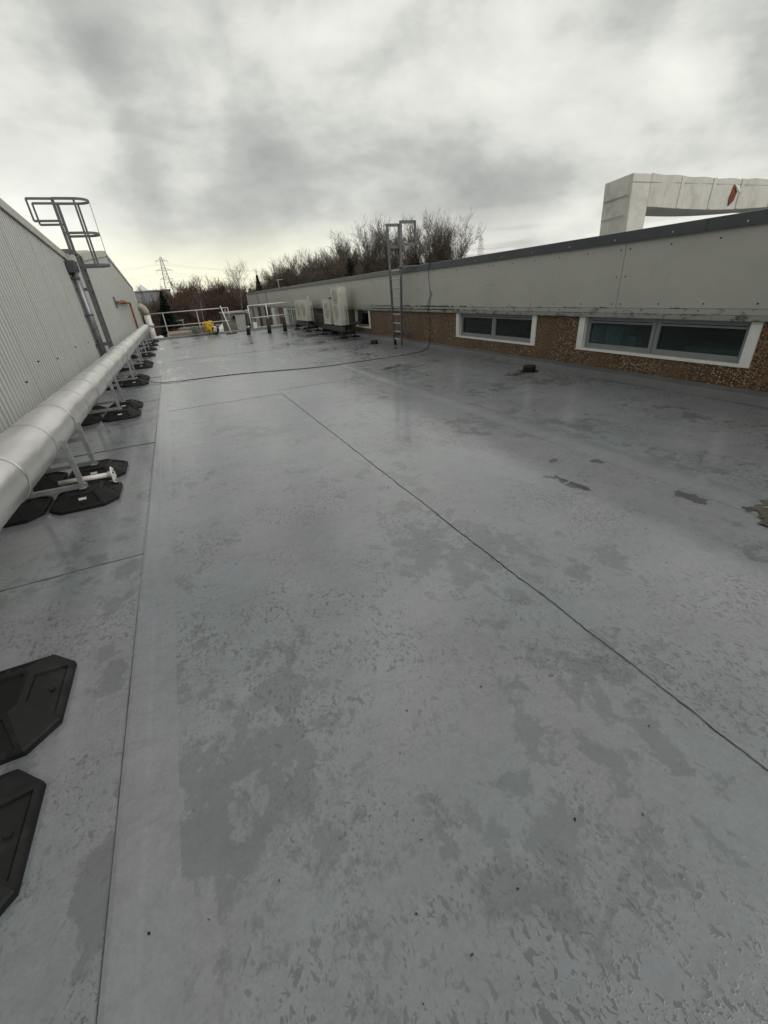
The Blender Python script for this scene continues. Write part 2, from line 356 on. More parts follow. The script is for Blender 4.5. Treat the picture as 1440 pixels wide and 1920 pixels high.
M['farwhite'] = surf('distant_white_roof', (0.6, 0.62, 0.66), 0.05, 0.7)
M['label_w'] = surf('sticker_paper', (0.42, 0.40, 0.40), 0.15, 0.6)
M['red'] = surf('red_tape', (0.22, 0.03, 0.025), 0.2, 0.6)

# ------------------------------------------------------------------ mesh helpers
class MB:
    def __init__(s): s.v = []; s.f = []
    def add(s, vs, fs):
        k = len(s.v); s.v += [tuple(v) for v in vs]; s.f += [tuple(i+k for i in f) for f in fs]; return s
    def box(s, x0, x1, y0, y1, z0, z1):
        vs = [(x, y, z) for z in (z0, z1) for y in (y0, y1) for x in (x0, x1)]
        return s.add(vs, [(0, 2, 3, 1), (4, 5, 7, 6), (0, 1, 5, 4), (2, 6, 7, 3), (0, 4, 6, 2), (1, 3, 7, 5)])
    def prism(s, pts, axis, a, b):
        """polygon in the two other axes extruded along axis from a to b"""
        n = len(pts)
        def P(p, t):
            if axis == 'x': return (t, p[0], p[1])
            if axis == 'y': return (p[0], t, p[1])
            return (p[0], p[1], t)
        vs = [P(p, a) for p in pts] + [P(p, b) for p in pts]
        return s.add(vs, [tuple(range(n))[::-1], tuple(range(n, 2*n))] + [(i, (i+1) % n, n+(i+1) % n, n+i) for i in range(n)])
    def bar(s, p, q, wx, wy, up=(0, 0, 1)):
        """rectangular bar from p to q; wx across, wy along the up hint"""
        p, q = Vector(p), Vector(q); t = (q-p).normalized(); u = Vector(up)
        if abs(t.dot(u)) > 0.98: u = Vector((0, 1, 0))
        a = t.cross(u).normalized(); b = a.cross(t).normalized()
        vs = [e + a*sx*wx/2 + b*sy*wy/2 for e in (p, q) for sy in (-1, 1) for sx in (-1, 1)]
        return s.add(vs, [(0, 1, 3, 2), (4, 6, 7, 5), (0, 4, 5, 1), (2, 3, 7, 6), (0, 2, 6, 4), (1, 5, 7, 3)])
    def tube(s, pts, r, n=8, caps=True):
        pts = [Vector(p) for p in pts]; m_ = len(pts); rs = r if isinstance(r, (list, tuple)) else [r]*m_
        prev = None; k0 = len(s.v); vs = []
        for i, p in enumerate(pts):
            t = (pts[min(i+1, m_-1)] - pts[max(i-1, 0)]).normalized()
            if prev is None:
                u = Vector((0, 0, 1)) if abs(t.z) < 0.9 else Vector((1, 0, 0))
            else: u = prev
            a = (u - t*u.dot(t)).normalized(); b = t.cross(a); prev = a
            for j in range(n):
                an = 2*PI*j/n; vs.append(p + a*math.cos(an)*rs[i] + b*math.sin(an)*rs[i])
        fs = [(i*n+j, i*n+(j+1) % n, (i+1)*n+(j+1) % n, (i+1)*n+j) for i in range(m_-1) for j in range(n)]
        if caps: fs += [tuple(range(n))[::-1], tuple(range((m_-1)*n, m_*n))]
        return s.add(vs, fs)
    def quad(s, a, b, c, d_): return s.add([a, b, c, d_], [(0, 1, 2, 3)])
    def mesh(s, name, mat, off=(0, 0, 0), smooth=False):
        me = bpy.data.meshes.new(name)
        me.from_pydata([(v[0]-off[0], v[1]-off[1], v[2]-off[2]) for v in s.v], [], s.f)
        me.materials.append(mat)
        if smooth:
            for p in me.polygons: p.use_smooth = True
        me.update(); return me
WORLD = {}
def tagit(o, label=None, cat=None, group=None, kind=None):
    if label: o['label'] = label
    if cat: o['category'] = cat
    if group: o['group'] = group
    if kind: o['kind'] = kind
    return o
def thing(name, label, cat, loc=(0, 0, 0), rz=0.0, group=None, kind=None):
    o = bpy.data.objects.new(name, None); C.objects.link(o)
    o.location = loc; o.rotation_euler = (0, 0, rz); o.empty_display_size = 0.2
    WORLD[o.name] = tuple(loc) if rz == 0 else (0, 0, 0)
    return tagit(o, label, cat, group, kind)
def build(name, mb, mat, parent=None, smooth=False, bevel=0.0, local=False, auto=False):
    off = (0, 0, 0)
    if parent is not None and not local: off = WORLD.get(parent.name, (0, 0, 0))
    me = mb.mesh(name, mat, off, smooth)
    o = bpy.data.objects.new(name, me); C.objects.link(o)
    if parent is not None:
        o.parent = parent; WORLD[o.name] = off
    if bevel:
        bv = o.modifiers.new('bevel', 'BEVEL'); bv.width = bevel; bv.segments = 2; bv.limit_method = 'ANGLE'
    return o
def top(name, mb, mat, label, cat, loc, smooth=False, bevel=0.0, group=None, kind=None):
    me = mb.mesh(name, mat, loc, smooth); o = bpy.data.objects.new(name, me); C.objects.link(o); o.location = loc
    if bevel:
        bv = o.modifiers.new('bevel', 'BEVEL'); bv.width = bevel; bv.segments = 2; bv.limit_method = 'ANGLE'
    return tagit(o, label, cat, group, kind)
def copy_tree(o, parent=None):
    c = o.copy(); C.objects.link(c); c.parent = parent
    for ch in list(o.children): copy_tree(ch, c)
    return c
def smooth_auto(o, ang=40):
    for p in o.data.polygons: p.use_smooth = True
    md = o.modifiers.new('edge', 'EDGE_SPLIT'); md.split_angle = math.radians(ang)

# ================================================================== SETTING
G = -1.8
gm = MB(); gm.quad((-1500, -300, G), (1500, -300, G), (1500, 2500, G), (-1500, 2500, G))
tagit(build('ground', gm, M['ground']), kind='structure', label='dark winter ground of the yard and wood beyond the flat roof')

RY = 27.3          # far edge of the flat roof
rw = math.radians(0.80)
WX = 6.58          # right wall line at y=0, x = WX + tan(rw)*y
def wx(y): return WX + math.tan(rw)*y
dk = MB(); dk.prism([(-2.35, -6), (wx(-6)-0.02, -6), (wx(RY)-0.02, RY), (-2.35, RY)], 'z', G+0.004, -0.012)
deck = tagit(build('roof_deck', dk, M['mossy']), kind='structure', label='flat roof deck carrying the wet grey membrane')
lanes = [(-2.35, -0.645, [-6, 0.25, 3.19, 6.35, 9.5, 12.8, 16.2, 19.6, 23.1, RY]),
         (-0.645, 1.55, [-6, 8.25, 16.1, RY]), (1.55, 3.63, [-6, 8.6, 16.0, RY]), (3.63, None, [-6, 5.3, 15.9, RY])]
k = 0
for li, (xa, xb, ys) in enumerate(lanes):
    for j in range(len(ys)-1):
        y0, y1 = ys[j], ys[j+1]
        x0 = xa; xr0 = xb if xb is not None else wx(y0)-0.12; xr1 = xb if xb is not None else wx(y1)-0.12
        z = 0.0 + 0.0035*(j % 2) + 0.0015*(li % 2)
        mb = MB(); mb.prism([(x0, y0), (xr0, y0), (xr1, y1), (x0, y1)], 'z', -0.011, z)
        build('membrane_sheet', mb, M['membrane'], deck)
# raised lap flanges and the dirt-filled lap edges
fl = MB(); fl.prism([(-0.650, 0.001), (-0.650, 0.0090), (-0.635, 0.0105), (-0.600, 0.0100), (-0.565, 0.0085), (-0.545, 0.0058), (-0.52, 0.0050), (-0.44, 0.0018)], 'y', -6, RY-0.01)
build('lap_flange', fl, M['membrane_lap'], deck, smooth=False)
fl = MB(); fl.prism([(3.52, 0.001), (3.62, 0.0062), (3.68, 0.0080), (3.72, 0.0080), (3.78, 0.0066), (3.90, 0.001)], 'y', -6, 11.0)
build('lap_flange', fl, M['membrane_lap'], deck)
def wiggle_strip(p, q, wd, z, n, amp, seed):
    rnd = random.Random(seed); mb = MB(); p, q = Vector(p), Vector(q); t = (q-p); L = t.length; t.normalize(); a = Vector((-t.y, t.x, 0))
    L_ = []; R_ = []
    off = 0
    for i in range(n+1):
        off += (rnd.random()-0.5)*amp; off *= 0.9
        c = p + t*L*i/n + a*off; wv_ = wd*(0.45+rnd.random()*1.0)
        L_.append((c.x-a.x*wv_/2, c.y-a.y*wv_/2, z)); R_.append((c.x+a.x*wv_/2, c.y+a.y*wv_/2, z))
    vs = L_+R_; k_ = n+1
    lo = [(v[0], v[1], z-0.004) for v in vs]
    mb.add(vs+lo, [(i, k_+i, k_+i+1, i+1) for i in range(n)] + [(i, i+1, 2*k_+i+1, 2*k_+i) for i in range(n)] + [(k_+i+1, k_+i, 3*k_+i, 3*k_+i+1) for i in range(n)])
    return mb
for args in [((-0.652, -1, 0), (-0.648, 14, 0), 0.0042, 0.0075, 260, 0.002, 1), ((1.552, -1.2, 0), (1.548, 8.2, 0), 0.0028, 0.0068, 420, 0.006, 2),
             ((-2.2, 3.185, 0), (-0.652, 3.185, 0), 0.007, 0.0062, 40, 0.004, 3), ((-2.2, 6.345, 0), (-0.652, 6.345, 0), 0.008, 0.0062, 40, 0.004, 4),
             ((-2.2, 9.5, 0), (-0.652, 9.5, 0), 0.012, 0.0062, 40, 0.004, 5), ((-0.49, 16.1, 0), (6.4, 15.95, 0), 0.03, 0.0070, 90, 0.01, 6),
             ((-2.2, 12.8, 0), (-0.65, 12.8, 0), 0.014, 0.0062, 30, 0.004, 9)]:
    build('lap_edge', wiggle_strip(*args), M['bead'], deck)
# angle fillet and upstand along the clad building
up = MB()
ys = [-6+i*0.4 for i in range(int((RY+6)/0.4)+1)]
prof = [(-0.155, 0.002), (-0.135, 0.012), (-0.05, 0.085), (-0.035, 0.105), (-0.028, 0.165), (-0.004, 0.165)]
vs = []
for y in ys:
    for px, pz in prof: vs.append((wx(y)+px+math.sin(y*2.3)*0.004, y, pz+math.sin(y*3.1)*0.003))
n = len(prof); fs = [(i*n+j, i*n+j+1, (i+1)*n+j+1, (i+1)*n+j) for i in range(len(ys)-1) for j in range(n-1)]
up.add(vs, fs); build('upstand', up, M['membrane_dry'], deck)
# kerb at the far edge
kb = MB(); kb.prism([(RY-0.12, 0.0), (RY-0.03, 0.085), (RY, 0.10), (RY+0.30, 0.10), (RY+0.30, -0.6), (RY, -0.6)], 'x', -2.3, wx(RY)-0.03)
build('kerb', kb, M['membrane_dry'], deck)

# puddles: ragged films lying on the membrane, outlined by a fractal field on a fine grid
from mathutils import noise as mn
def puddle(cx_, cy_, rx, ry, ang, mat, label, seed, cell=0.006):
    ca, sa = math.cos(math.radians(ang)), math.sin(math.radians(ang)); R_ = max(rx, ry)*2.4; n = int(2*R_/cell)
    def field(x, y):
        u, v = (x*ca+y*sa)/rx, (-x*sa+y*ca)/ry
        q = Vector((x+cx_, y+cy_, seed*3.7))
        return 0.62-math.hypot(u, v)*0.55 + 0.50*mn.fractal(q*9, 0.75, 2.1, 6) + 0.30*mn.fractal(q*3+Vector((7, 3, 1)), 0.8, 2.0, 3)
    F_ = {}
    for i in range(n+1):
        for j in range(n+1): F_[i, j] = field(-R_+i*cell, -R_+j*cell)
    # keep the piece that holds the highest value and a few satellites
    V, F, idx = [], [], {}
    zt = (0.0035 if -0.645 > cx_ else (0.005 if cx_ > 3.7 else (0.0015 if cx_ < 1.5 else (0.0099 if cx_ > 3.6 else 0.0))))+0.0011
    def vid(key, x, y):
        if key not in idx: idx[key] = len(V); V.append((x, y, zt))
        return idx[key]
    for i in range(n):
        for j in range(n):
            cs_ = [(i, j), (i+1, j), (i+1, j+1), (i, j+1)]; poly = []
            for k_ in range(4):
                a, b = cs_[k_], cs_[(k_+1) % 4]; fa, fb = F_[a]-0.25, F_[b]-0.25
                if fa > 0: poly.append(vid(a, -R_+a[0]*cell, -R_+a[1]*cell))
                if (fa > 0) != (fb > 0):
                    t = fa/(fa-fb); key = (min(a, b), max(a, b)); poly.append(vid(key, -R_+(a[0]+(b[0]-a[0])*t)*cell, -R_+(a[1]+(b[1]-a[1])*t)*cell))
            if len(poly) >= 3: F.append(tuple(poly))
    par = list(range(len(V)))          # one connected film only
    def root_(a):
        while par[a] != a: par[a] = par[par[a]]; a = par[a]
        return a
    for f in F:
        for a in f[1:]: par[root_(a)] = root_(f[0])
    cnt = {}
    for f in F: cnt[root_(f[0])] = cnt.get(root_(f[0]), 0)+1
    best = max(cnt, key=cnt.get); F = [f for f in F if root_(f[0]) == best]
    used = sorted({a for f in F for a in f}); mp = {a: i_ for i_, a in enumerate(used)}
    V = [V[a] for a in used]; F = [tuple(mp[a] for a in f) for f in F]
    me = bpy.data.meshes.new('puddle'); me.from_pydata(V, [], F); me.materials.append(mat)
    o = bpy.data.objects.new('puddle', me); C.objects.link(o); o.location = (cx_, cy_, 0)
    tagit(o, label, 'puddle', 'puddles on the flat roof')
PUD = [
 (3.62, 1.24, 0.28, 0.13, 8, 'silt', 'brown silty puddle touching the raised lap seam near the big window wall'),
 (3.42, 1.70, 0.20, 0.06, 75, 'puddle', 'small forked grey puddle beside the raised lap seam'),
 (3.43, 2.66, 0.11, 0.09, 40, 'puddle', 'small squarish puddle just short of the raised lap seam'),
 (2.87, 2.36, 0.24, 0.06, 100, 'puddle', 'thin slanting grey puddle between the two long seams'),
 (4.52, 9.27, 0.48, 0.13, 28, 'puddle', 'long thin dark puddle short of the cable crossing the roof'),
 (5.90, 6.58, 0.34, 0.20, 20, 'silt', 'murky puddle round the black roof outlet below the two windows'),
 (3.14, 2.89, 0.12, 0.06, 20, 'puddle', 'small oblong wet patch between the thin slanting puddle and the wall'),
 (1.515, 0.55, 0.15, 0.03, 95, 'silt', 'narrow brown puddle along the thin dark seam'),
]
for i, (x, y, rx, ry, an, mk, lb) in enumerate(PUD): puddle(x, y, rx, ry, an, M[mk], lb, i+1, 0.006 if y < 4 else 0.014)

gr = MB(); rnd = random.Random(12)
for i in range(70):
    x, y = rnd.uniform(-0.6, 3.4), abs(rnd.gauss(1.2, 1.6))+0.3; a = rnd.uniform(0, PI); L = rnd.uniform(0.003, 0.008); w_ = L*rnd.uniform(0.3, 0.7); c_, s_ = math.cos(a), math.sin(a)
    gr.add([(x+c_*L, y+s_*L, 0.006), (x-s_*w_, y+c_*w_, 0.006), (x-c_*L, y-s_*L, 0.006), (x+s_*w_, y-c_*w_, 0.006), (x, y, 0.006+w_)], [(0, 1, 4), (1, 2, 4), (2, 3, 4), (3, 0, 4)])
tagit(build('grit', gr, M['black']), 'dark grit and leaf crumbs scattered over the wet membrane', None, None, 'stuff')

# ================================================================== FACTORY (left, corrugated)
LX = -2.2
fac = thing('factory_building', 'long factory with corrugated off-white gable walls and shallow pitched roofs', 'building', (LX, 10, G))
def verge1(y): return 3.297-0.085*(y-10.685)
def verge2(y): return 2.86+(4.0-2.86)*(y-15.8)/(27.69-15.8) if y < 27.69 else 4.0-0.0835*(y-27.69)
PITCH = 0.146
def sheets(y0, y1, vf, amp):
    """trapezoidal sheets, six ribs each, lapped on the next sheet"""
    per = 6; wdt = PITCH*per; y = y0; i = 0
    prof_ = ((0.0, 1), (0.46, 1), (0.58, -1), (0.88, -1))
    while y < y1-0.02:
        ye = min(y+wdt, y1); mb = MB(); vs = []; ks = []
        q = 0
        while True:
            yy0 = y+q*PITCH
            if yy0 >= ye-1e-6: break
            for t, sg in prof_:
                yy = yy0+t*PITCH
                if yy < ye-1e-4: ks.append((yy, sg))
            q += 1
        ks.append((ye+0.003, 1))
        lap = 0.002 if i % 2 else 0
        for yy, sg in ks:
            x = LX + amp*sg + lap
            vs += [(x, yy, 0.12), (x, yy, 1.6), (x, yy, vf(yy)+0.02)]
        nc = len(ks)-1
        fs = [(3*c+a_, 3*c+3+a_, 3*c+4+a_, 3*c+1+a_) for c in range(nc) for a_ in (0, 1)]
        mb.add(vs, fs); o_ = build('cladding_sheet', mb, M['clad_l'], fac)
        o_.data.materials.append(M['clad_rib_shade'])          # rib shade put into the colour of flanks and troughs
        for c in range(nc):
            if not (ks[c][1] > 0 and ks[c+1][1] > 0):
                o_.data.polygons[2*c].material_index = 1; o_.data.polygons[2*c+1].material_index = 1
        y = ye; i += 1
sheets(-3.0, 15.56, verge1, 0.015)
sheets(15.72, 41.0, verge2, 0.010)
core = MB(); core.box(LX-12, LX-0.07, -3, 41, G, 2.55); build('wall', core, M['clad_l'], fac)
base = MB(); base.box(LX-0.06, LX+0.03, -3, 41, G, 0.15); build('plinth', base, M['membrane'], fac)
# roof slopes
def roof_slab(y0, z0, y1, z1):
    mb = MB(); mb.add([(LX-12, y0, z0), (LX+0.03, y0, z0), (LX+0.03, y1, z1), (LX-12, y1, z1), (LX-12, y0, z0-0.06), (LX+0.03, y0, z0-0.06), (LX+0.03, y1, z1-0.06), (LX-12, y1, z1-0.06)],
        [(0, 1, 2, 3), (7, 6, 5, 4), (0, 4, 5, 1), (1, 5, 6, 2), (2, 6, 7, 3), (3, 7, 4, 0)])
    build('roof_sheet', mb, M['flash_l'], fac)
roof_slab(-3, verge1(-3)+0.10, 15.5, verge1(15.5)+0.10)
roof_slab(15.9, verge2(15.9)+0.12, 27.69, 4.12); roof_slab(27.70, 4.12, 41.1, verge2(41.1)+0.12)
def verge(y0, y1, vf, h, nseg, proud):
    for i in range(nseg):
        a = y0+(y1-y0)*i/nseg; b = y0+(y1-y0)*(i+1)/nseg
        mb = MB(); pr = proud+(0.003 if i % 2 else 0)
        vs = []
        for y in (a, b+0.01):
            z = vf(y)
            for px, pz in ((0.032, -0.0), (pr, 0.0), (pr, h), (-0.12, h+0.02)): vs.append((LX+px, y, z+pz))
        mb.add(vs, [(j, j+1, 4+j+1, 4+j) for j in range(3)] + [(0, 3, 2, 1), (4, 5, 6, 7), (3, 0, 4, 7)])
        build('verge_flashing', mb, M['flash_l'], fac)
verge(-3, 15.62, verge1, 0.165, 7, 0.058)
verge(15.75, 27.69, verge2, 0.22, 5, 0.05); verge(27.70, 41.1, verge2, 0.16, 6, 0.05)
tr = MB(); tr.box(LX-0.03, LX+0.045, 15.575, 15.70, 0.12, 2.86); build('corner_trim', tr, M['trim_l'], fac)
gutter = MB(); gutter.box(LX-6, LX+0.05, 15.55, 15.90, 2.74, 2.86); build('valley_gutter', gutter, M['pvcdark'], fac)
tr = MB(); tr.box(LX-0.06, LX+0.05, 41.0, 41.14, G, verge2(41)); build('corner_trim', tr, M['trim_l'], fac)
sc = MB()
for y, z in ((6.15, 0.86), (7.9, 0.80), (8.9, 0.98), (5.1, 0.98), (10.2, 0.9), (12.2, 0.95), (14, 0.93)):
    sc.tube([(LX+0.024, y, z), (LX+0.045, y, z)], 0.014, 6)
o = build('fixing_bolt', sc, M['black'], fac); o['kind'] = 'stuff'

# roof ventilator on the far slope
vt = thing('roof_ventilator', 'small pale roof cowl with a flue on the factory roof behind the caged ladder', 'roof vent', (-4.0, 34, 3.6))
mb = MB(); mb.add([(-4.4, 33.5, 4.45), (-3.3, 33.5, 4.45), (-3.3, 34.8, 4.45), (-4.4, 34.8, 4.45), (-4.15, 33.8, 4.85), (-3.5, 33.8, 4.85), (-3.5, 34.5, 4.85), (-4.15, 34.5, 4.85)],
   [(3, 2, 1, 0), (4, 5, 6, 7), (0, 1, 5, 4), (1, 2, 6, 5), (2, 3, 7, 6), (3, 0, 4, 7)]); build('cowl', mb, M['flash_l'], vt)
mb = MB(); mb.tube([(-3.85, 34.15, 3.5), (-3.85, 34.15, 4.46)], 0.32, 12); build('collar', mb, M['flash_l'], vt)

# downpipe with hopper
dp = thing('downpipe', 'grey zinc downpipe with dark hopper on the corrugated wall corner', 'downpipe', (-2.08, 15.15, 0))
mb = MB(); mb.tube([(-2.07, 15.15, 0.1), (-2.07, 15.15, 2.62)], 0.085, 16); build('pipe', mb, M['pvc'], dp, smooth=True)
mb = MB(); mb.prism([(-2.165, 2.86), (-1.97, 2.86), (-1.97, 2.64), (-2.02, 2.58), (-2.165, 2.58)], 'y', 14.95, 15.50); build('hopper', mb, M['pvcdark'], dp, bevel=0.008)
for z in (0.78, 1.55, 2.45):
    mb = MB(); mb.tube([(-2.07, 15.15, z-0.025), (-2.07, 15.15, z+0.025)], 0.096, 16); mb.box(-2.18, -2.08, 15.05, 15.25, z-0.02, z+0.02); build('clip', mb, M['pvcdark'], dp)

# caged ladder
cl = thing('caged_ladder', 'dull grey ladder with safety cage and guard loops rising over the factory valley', 'ladder', (-1.95, 15.7, 0))
YN, YF = 15.40, 16.02
for y in (YN, YF):
    mb = MB(); mb.bar((-1.89, y, 0.02), (-1.90, y, 3.02), 0.03, 0.075, up=(1, 0, 0)); mb.bar((-1.90, y, 3.0), (-2.005, y, 3.12), 0.03, 0.075, up=(1, 0, 0)); mb.bar((-2.0, y, 3.10), (-2.0, y, 4.24), 0.03, 0.07, up=(1, 0, 0))
    build('stile', mb, M['galv_dull'], cl)
    mb = MB()
    for a, b in (((-2.0, 4.24), (-2.56, 4.24)), ((-2.56, 4.24), (-2.56, 3.77)), ((-2.56, 3.77), (-2.0, 3.77))):
        mb.bar((a[0], y, a[1]), (b[0], y, b[1]), 0.04, 0.05)
    build('guard_loop', mb, M['galv_dull'], cl)
for i in range(11):
    mb = MB(); mb.tube([(-1.895, YN, 0.28+i*0.27), (-1.895, YF, 0.28+i*0.27)], 0.014, 6); build('rung', mb, M['galv_dull'], cl)
def hoop(z, x0, xo, wide=0.05):
    yc = (YN+YF)/2; pts = [(x0, YN-0.03)]
    xs = -1.53
    pts.append((xs, YN-0.03))
    for i in range(1, 12):
        a = PI*i/12; pts.append((xs+(xo-xs)*math.sin(a), yc-(YF-YN+0.06)/2*math.cos(a)))
    pts.append((xs, YF+0.03)); pts.append((x0, YF+0.03))
    vs = []
    for i, p in enumerate(pts):
        t = Vector(pts[min(i+1, len(pts)-1)])-Vector(pts[max(i-1, 0)]); nrm = Vector((t.y, -t.x)).normalized()*0.006
        for sx, sz in ((-1, -1), (1, -1), (1, 1), (-1, 1)): vs.append((p[0]+nrm.x*sx, p[1]+nrm.y*sx, z+sz*wide/2))
    fs = [(4*i+j, 4*i+(j+1) % 4, 4*i+4+(j+1) % 4, 4*i+4+j) for i in range(len(pts)-1) for j in range(4)]
    return MB().add(vs, fs)
for z, x0 in ((4.24, -2.0), (3.50, -2.0), (2.76, -1.90)): build('cage_hoop', hoop(z, x0, -1.22, 0.06), M['galv_dull'], cl)
for x, y in ((-1.53, YN-0.035), (-1.53, YF+0.035)):
    mb = MB(); mb.box(x-0.025, x+0.025, y-0.005, y+0.005, 2.74, 4.26); build('cage_strap', mb, M['galv_dull'], cl)
mb = MB(); mb.box(-1.222, -1.212, 15.685, 15.735, 2.74, 4.26); build('cage_strap', mb, M['galv_dull'], cl)
for z in (2.20, 0.75):
    for y in (YN, YF):
        mb = MB(); mb.box(-2.18, -1.90, y-0.02, y+0.02, z-0.03, z+0.03); build('wall_bracket', mb, M['galv_dull'], cl)
mb = MB(); mb.box(-2.7, -1.98, YN-0.03, YN+0.03, 3.08, 3.15); mb.box(-2.7, -1.98, YF-0.03, YF+0.03, 3.08, 3.15); build('roof_bracket', mb, M['galv_dull'], cl)

# orange pipe
op = thing('orange_pipe', 'orange painted pipe leaving the factory wall and turning down', 'pipe', (-2.1, 31.4, 0))
mb = MB(); mb.tube([(-2.05, 24.6, 1.93), (-2.05, 31.2, 1.93)] + [(-2.05, 31.2+0.22*math.sin(a), 1.93-0.22+0.22*math.cos(a)) for a in (0.4, 0.8, 1.2, 1.57)] + [(-2.05, 31.42, 0.05)], 0.058, 10); build('pipe', mb, M['orange'], op, smooth=True)
mb = MB(); mb.tube([(-2.05, 26.2, 1.93), (-2.05, 26.5, 1.93)], 0.088, 10); mb.tube([(-2.05, 27.6, 1.93), (-2.05, 27.85, 1.93)], 0.088, 10); build('coupling', mb, M['rust'], op)
mb = MB(); mb.box(-2.185, -2.165, 24.2, 24.9, 1.7, 2.15); mb.tube([(-2.17, 24.6, 1.93), (-2.05, 24.6, 1.93)], 0.06, 8); build('wall_plate', mb, M['galv_dull'], op)
# tall duct beyond the factory end
wd = thing('wall_duct', 'pale lagged duct elbowing out of the far factory corner and dropping', 'duct', (-1.75, 40.5, G))
mb = MB(); mb.tube([(-1.72, 40.4, G), (-1.74, 40.4, 1.15)], 0.24, 14); build('riser', mb, M['duct'], wd, smooth=True)
mb = MB(); mb.tube([(-1.74, 40.4, 1.1), (-1.76, 40.4, 1.35), (-1.85, 40.4, 1.55), (-2.0, 40.4, 1.66), (-2.3, 40.4, 1.70)], 0.27, 14); build('elbow', mb, M['duct_dark'], wd, smooth=True)
mb = MB(); mb.tube([(-1.72, 40.4, 0.28), (-1.72, 40.4, 0.42)], 0.29, 14); build('collar', mb, M['duct'], wd, smooth=True)

# ================================================================== LAGGED PIPE + SUPPORTS
PX, PZ, PR = -1.418, 0.642, 0.196
lp = thing('lagged_pipe', 'fat aluminium clad pipe running the length of the factory wall', 'pipe', (PX, 12, PZ))
rings = [0.4, 1.4, 2.65, 3.58, 4.48, 5.38, 6.28, 7.2, 8.1, 9.0, 10.1, 11.2, 12.4, 13.6, 14.9, 16.2, 17.6, 19.0, 20.5, 22.0, 23.6, 25.3, 27.1]
for i in range(len(rings)-1):
    a, b = rings[i], rings[i+1]; n = 40; rnd = random.Random(i); rr = PR+0.0025*(i % 2)
    ov = 0.03; steps = [a-ov, a-ov+0.006, a, a+0.05] + [a+(b-a)*t for t in (0.2, 0.35, 0.5, 0.65, 0.8, 0.92)] + [b-0.004]
    ph1, ph2 = rnd.random()*6, rnd.random()*6; mb = MB(); vs = []
    for s_, y in enumerate(steps):
        t = (y-a)/(b-a); base_r = rr+(0.0045 if s_ in (1, 2) else 0.0) + (0.0012 if s_ == 3 else 0)
        for j in range(n):
            an = 2*PI*j/n
            r = base_r + 0.0028*math.sin(3*an+ph1+t*2.5)*math.sin(PI*max(0, min(1, t))) + 0.002*math.sin(7*an+ph2-3*t)*math.sin(PI*max(0, min(1, t)))
            vs.append((PX+r*math.cos(an), y, PZ+r*math.sin(an)))
    fs = [(s_*n+j, s_*n+(j+1) % n, (s_+1)*n+(j+1) % n, (s_+1)*n+j) for s_ in range(len(steps)-1) for j in range(n)]
    mb.add(vs, fs); build('cladding_section', mb, M['alu'], lp, smooth=True)
for i, y in enumerate(rings[1:-1]):
    dark = y in (4.48, 6.28, 8.1, 2.65, 10.1, 12.4, 14.9, 17.6, 20.5, 23.6)
    if not dark: continue
    mb = MB(); wv_ = 0.008 if dark else 0.004
    r0 = PR+0.0052
    n = 40; vs = []
    for yy in (y-0.034, y-0.034+wv_):
        for j in range(n): vs.append((PX+r0*math.cos(2*PI*j/n), yy, PZ+r0*math.sin(2*PI*j/n)))
    for yy in (y-0.034, y-0.034+wv_):
        for j in range(n): vs.append((PX+(r0-0.006)*math.cos(2*PI*j/n), yy, PZ+(r0-0.006)*math.sin(2*PI*j/n)))
    mb.add(vs, [(j, (j+1) % n, n+(j+1) % n, n+j) for j in range(n)] + [(2*n+j, j, n+j, 3*n+j) if False else (j, 2*n+j, 2*n+(j+1) % n, (j+1) % n) for j in range(n)] + [(n+j, n+(j+1) % n, 3*n+(j+1) % n, 3*n+j) for j in range(n)])
    build('band', mb, M['band'], lp, smooth=True)
mb = MB(); mb.tube([(PX, 12.3, PZ), (PX, 12.42, PZ), (PX, 12.6, PZ), (PX, 12.72, PZ)], [PR+0.006, PR+0.028, PR+0.03, PR+0.006], 32, False); build('coupling_cover', mb, M['alu'], lp, smooth=True)
mb = MB(); mb.tube([(PX, 27.06, PZ), (PX, 27.12, PZ), (PX, 27.15, PZ)], [PR, PR*0.9, PR*0.4], 32); build('end_cap', mb, M['alu'], lp, smooth=True)

def foot_mesh(hs=0.29, hy=0.30):
    """octagonal moulded foot: rim, four sloping faces with recessed panels, raised plateau"""
    c = 0.11; bm = bmesh.new()
    def ring(sx, sy, ch, z): return [bm.verts.new(p) for p in ((-sx+ch, -sy, z), (sx-ch, -sy, z), (sx, -sy+ch, z), (sx, sy-ch, z), (sx-ch, sy, z), (-sx+ch, sy, z), (-sx, sy-ch, z), (-sx, -sy+ch, z))]
    r0 = ring(hs, hy, c, 0.0); r1 = ring(hs, hy, c, 0.026); r1b = ring(hs-0.006, hy-0.006, c, 0.034); r2_ = ring(0.145, 0.13, 0.03, 0.118)
    slopes = []
    for A, B in ((r0, r1), (r1, r1b), (r1b, r2_)):
        for i in range(8):
            f = bm.faces.new((A[i], A[(i+1) % 8], B[(i+1) % 8], B[i]))
            if A is r1b and i % 2 == 0: slopes.append(f)
    topf = bm.faces.new(r2_); bm.faces.new(r0[::-1])
    bm.normal_update()
    for f in slopes:
        r = bmesh.ops.inset_region(bm, faces=[f], thickness=0.030, depth=0.0)
        r = bmesh.ops.inset_region(bm, faces=[f], thickness=0.007, depth=-0.013)
    bm.normal_update()
    r = bmesh.ops.inset_region(bm, faces=[topf], thickness=0.02, depth=0.0); r = bmesh.ops.inset_region(bm, faces=[topf], thickness=0.006, depth=-0.012)
    bmesh.ops.recalc_face_normals(bm, faces=bm.faces[:])
    me = bpy.data.meshes.new('foot'); bm.to_mesh(me); bm.free(); me.materials.append(M['rubber']); return me
FOOT = foot_mesh()
hb = MB()
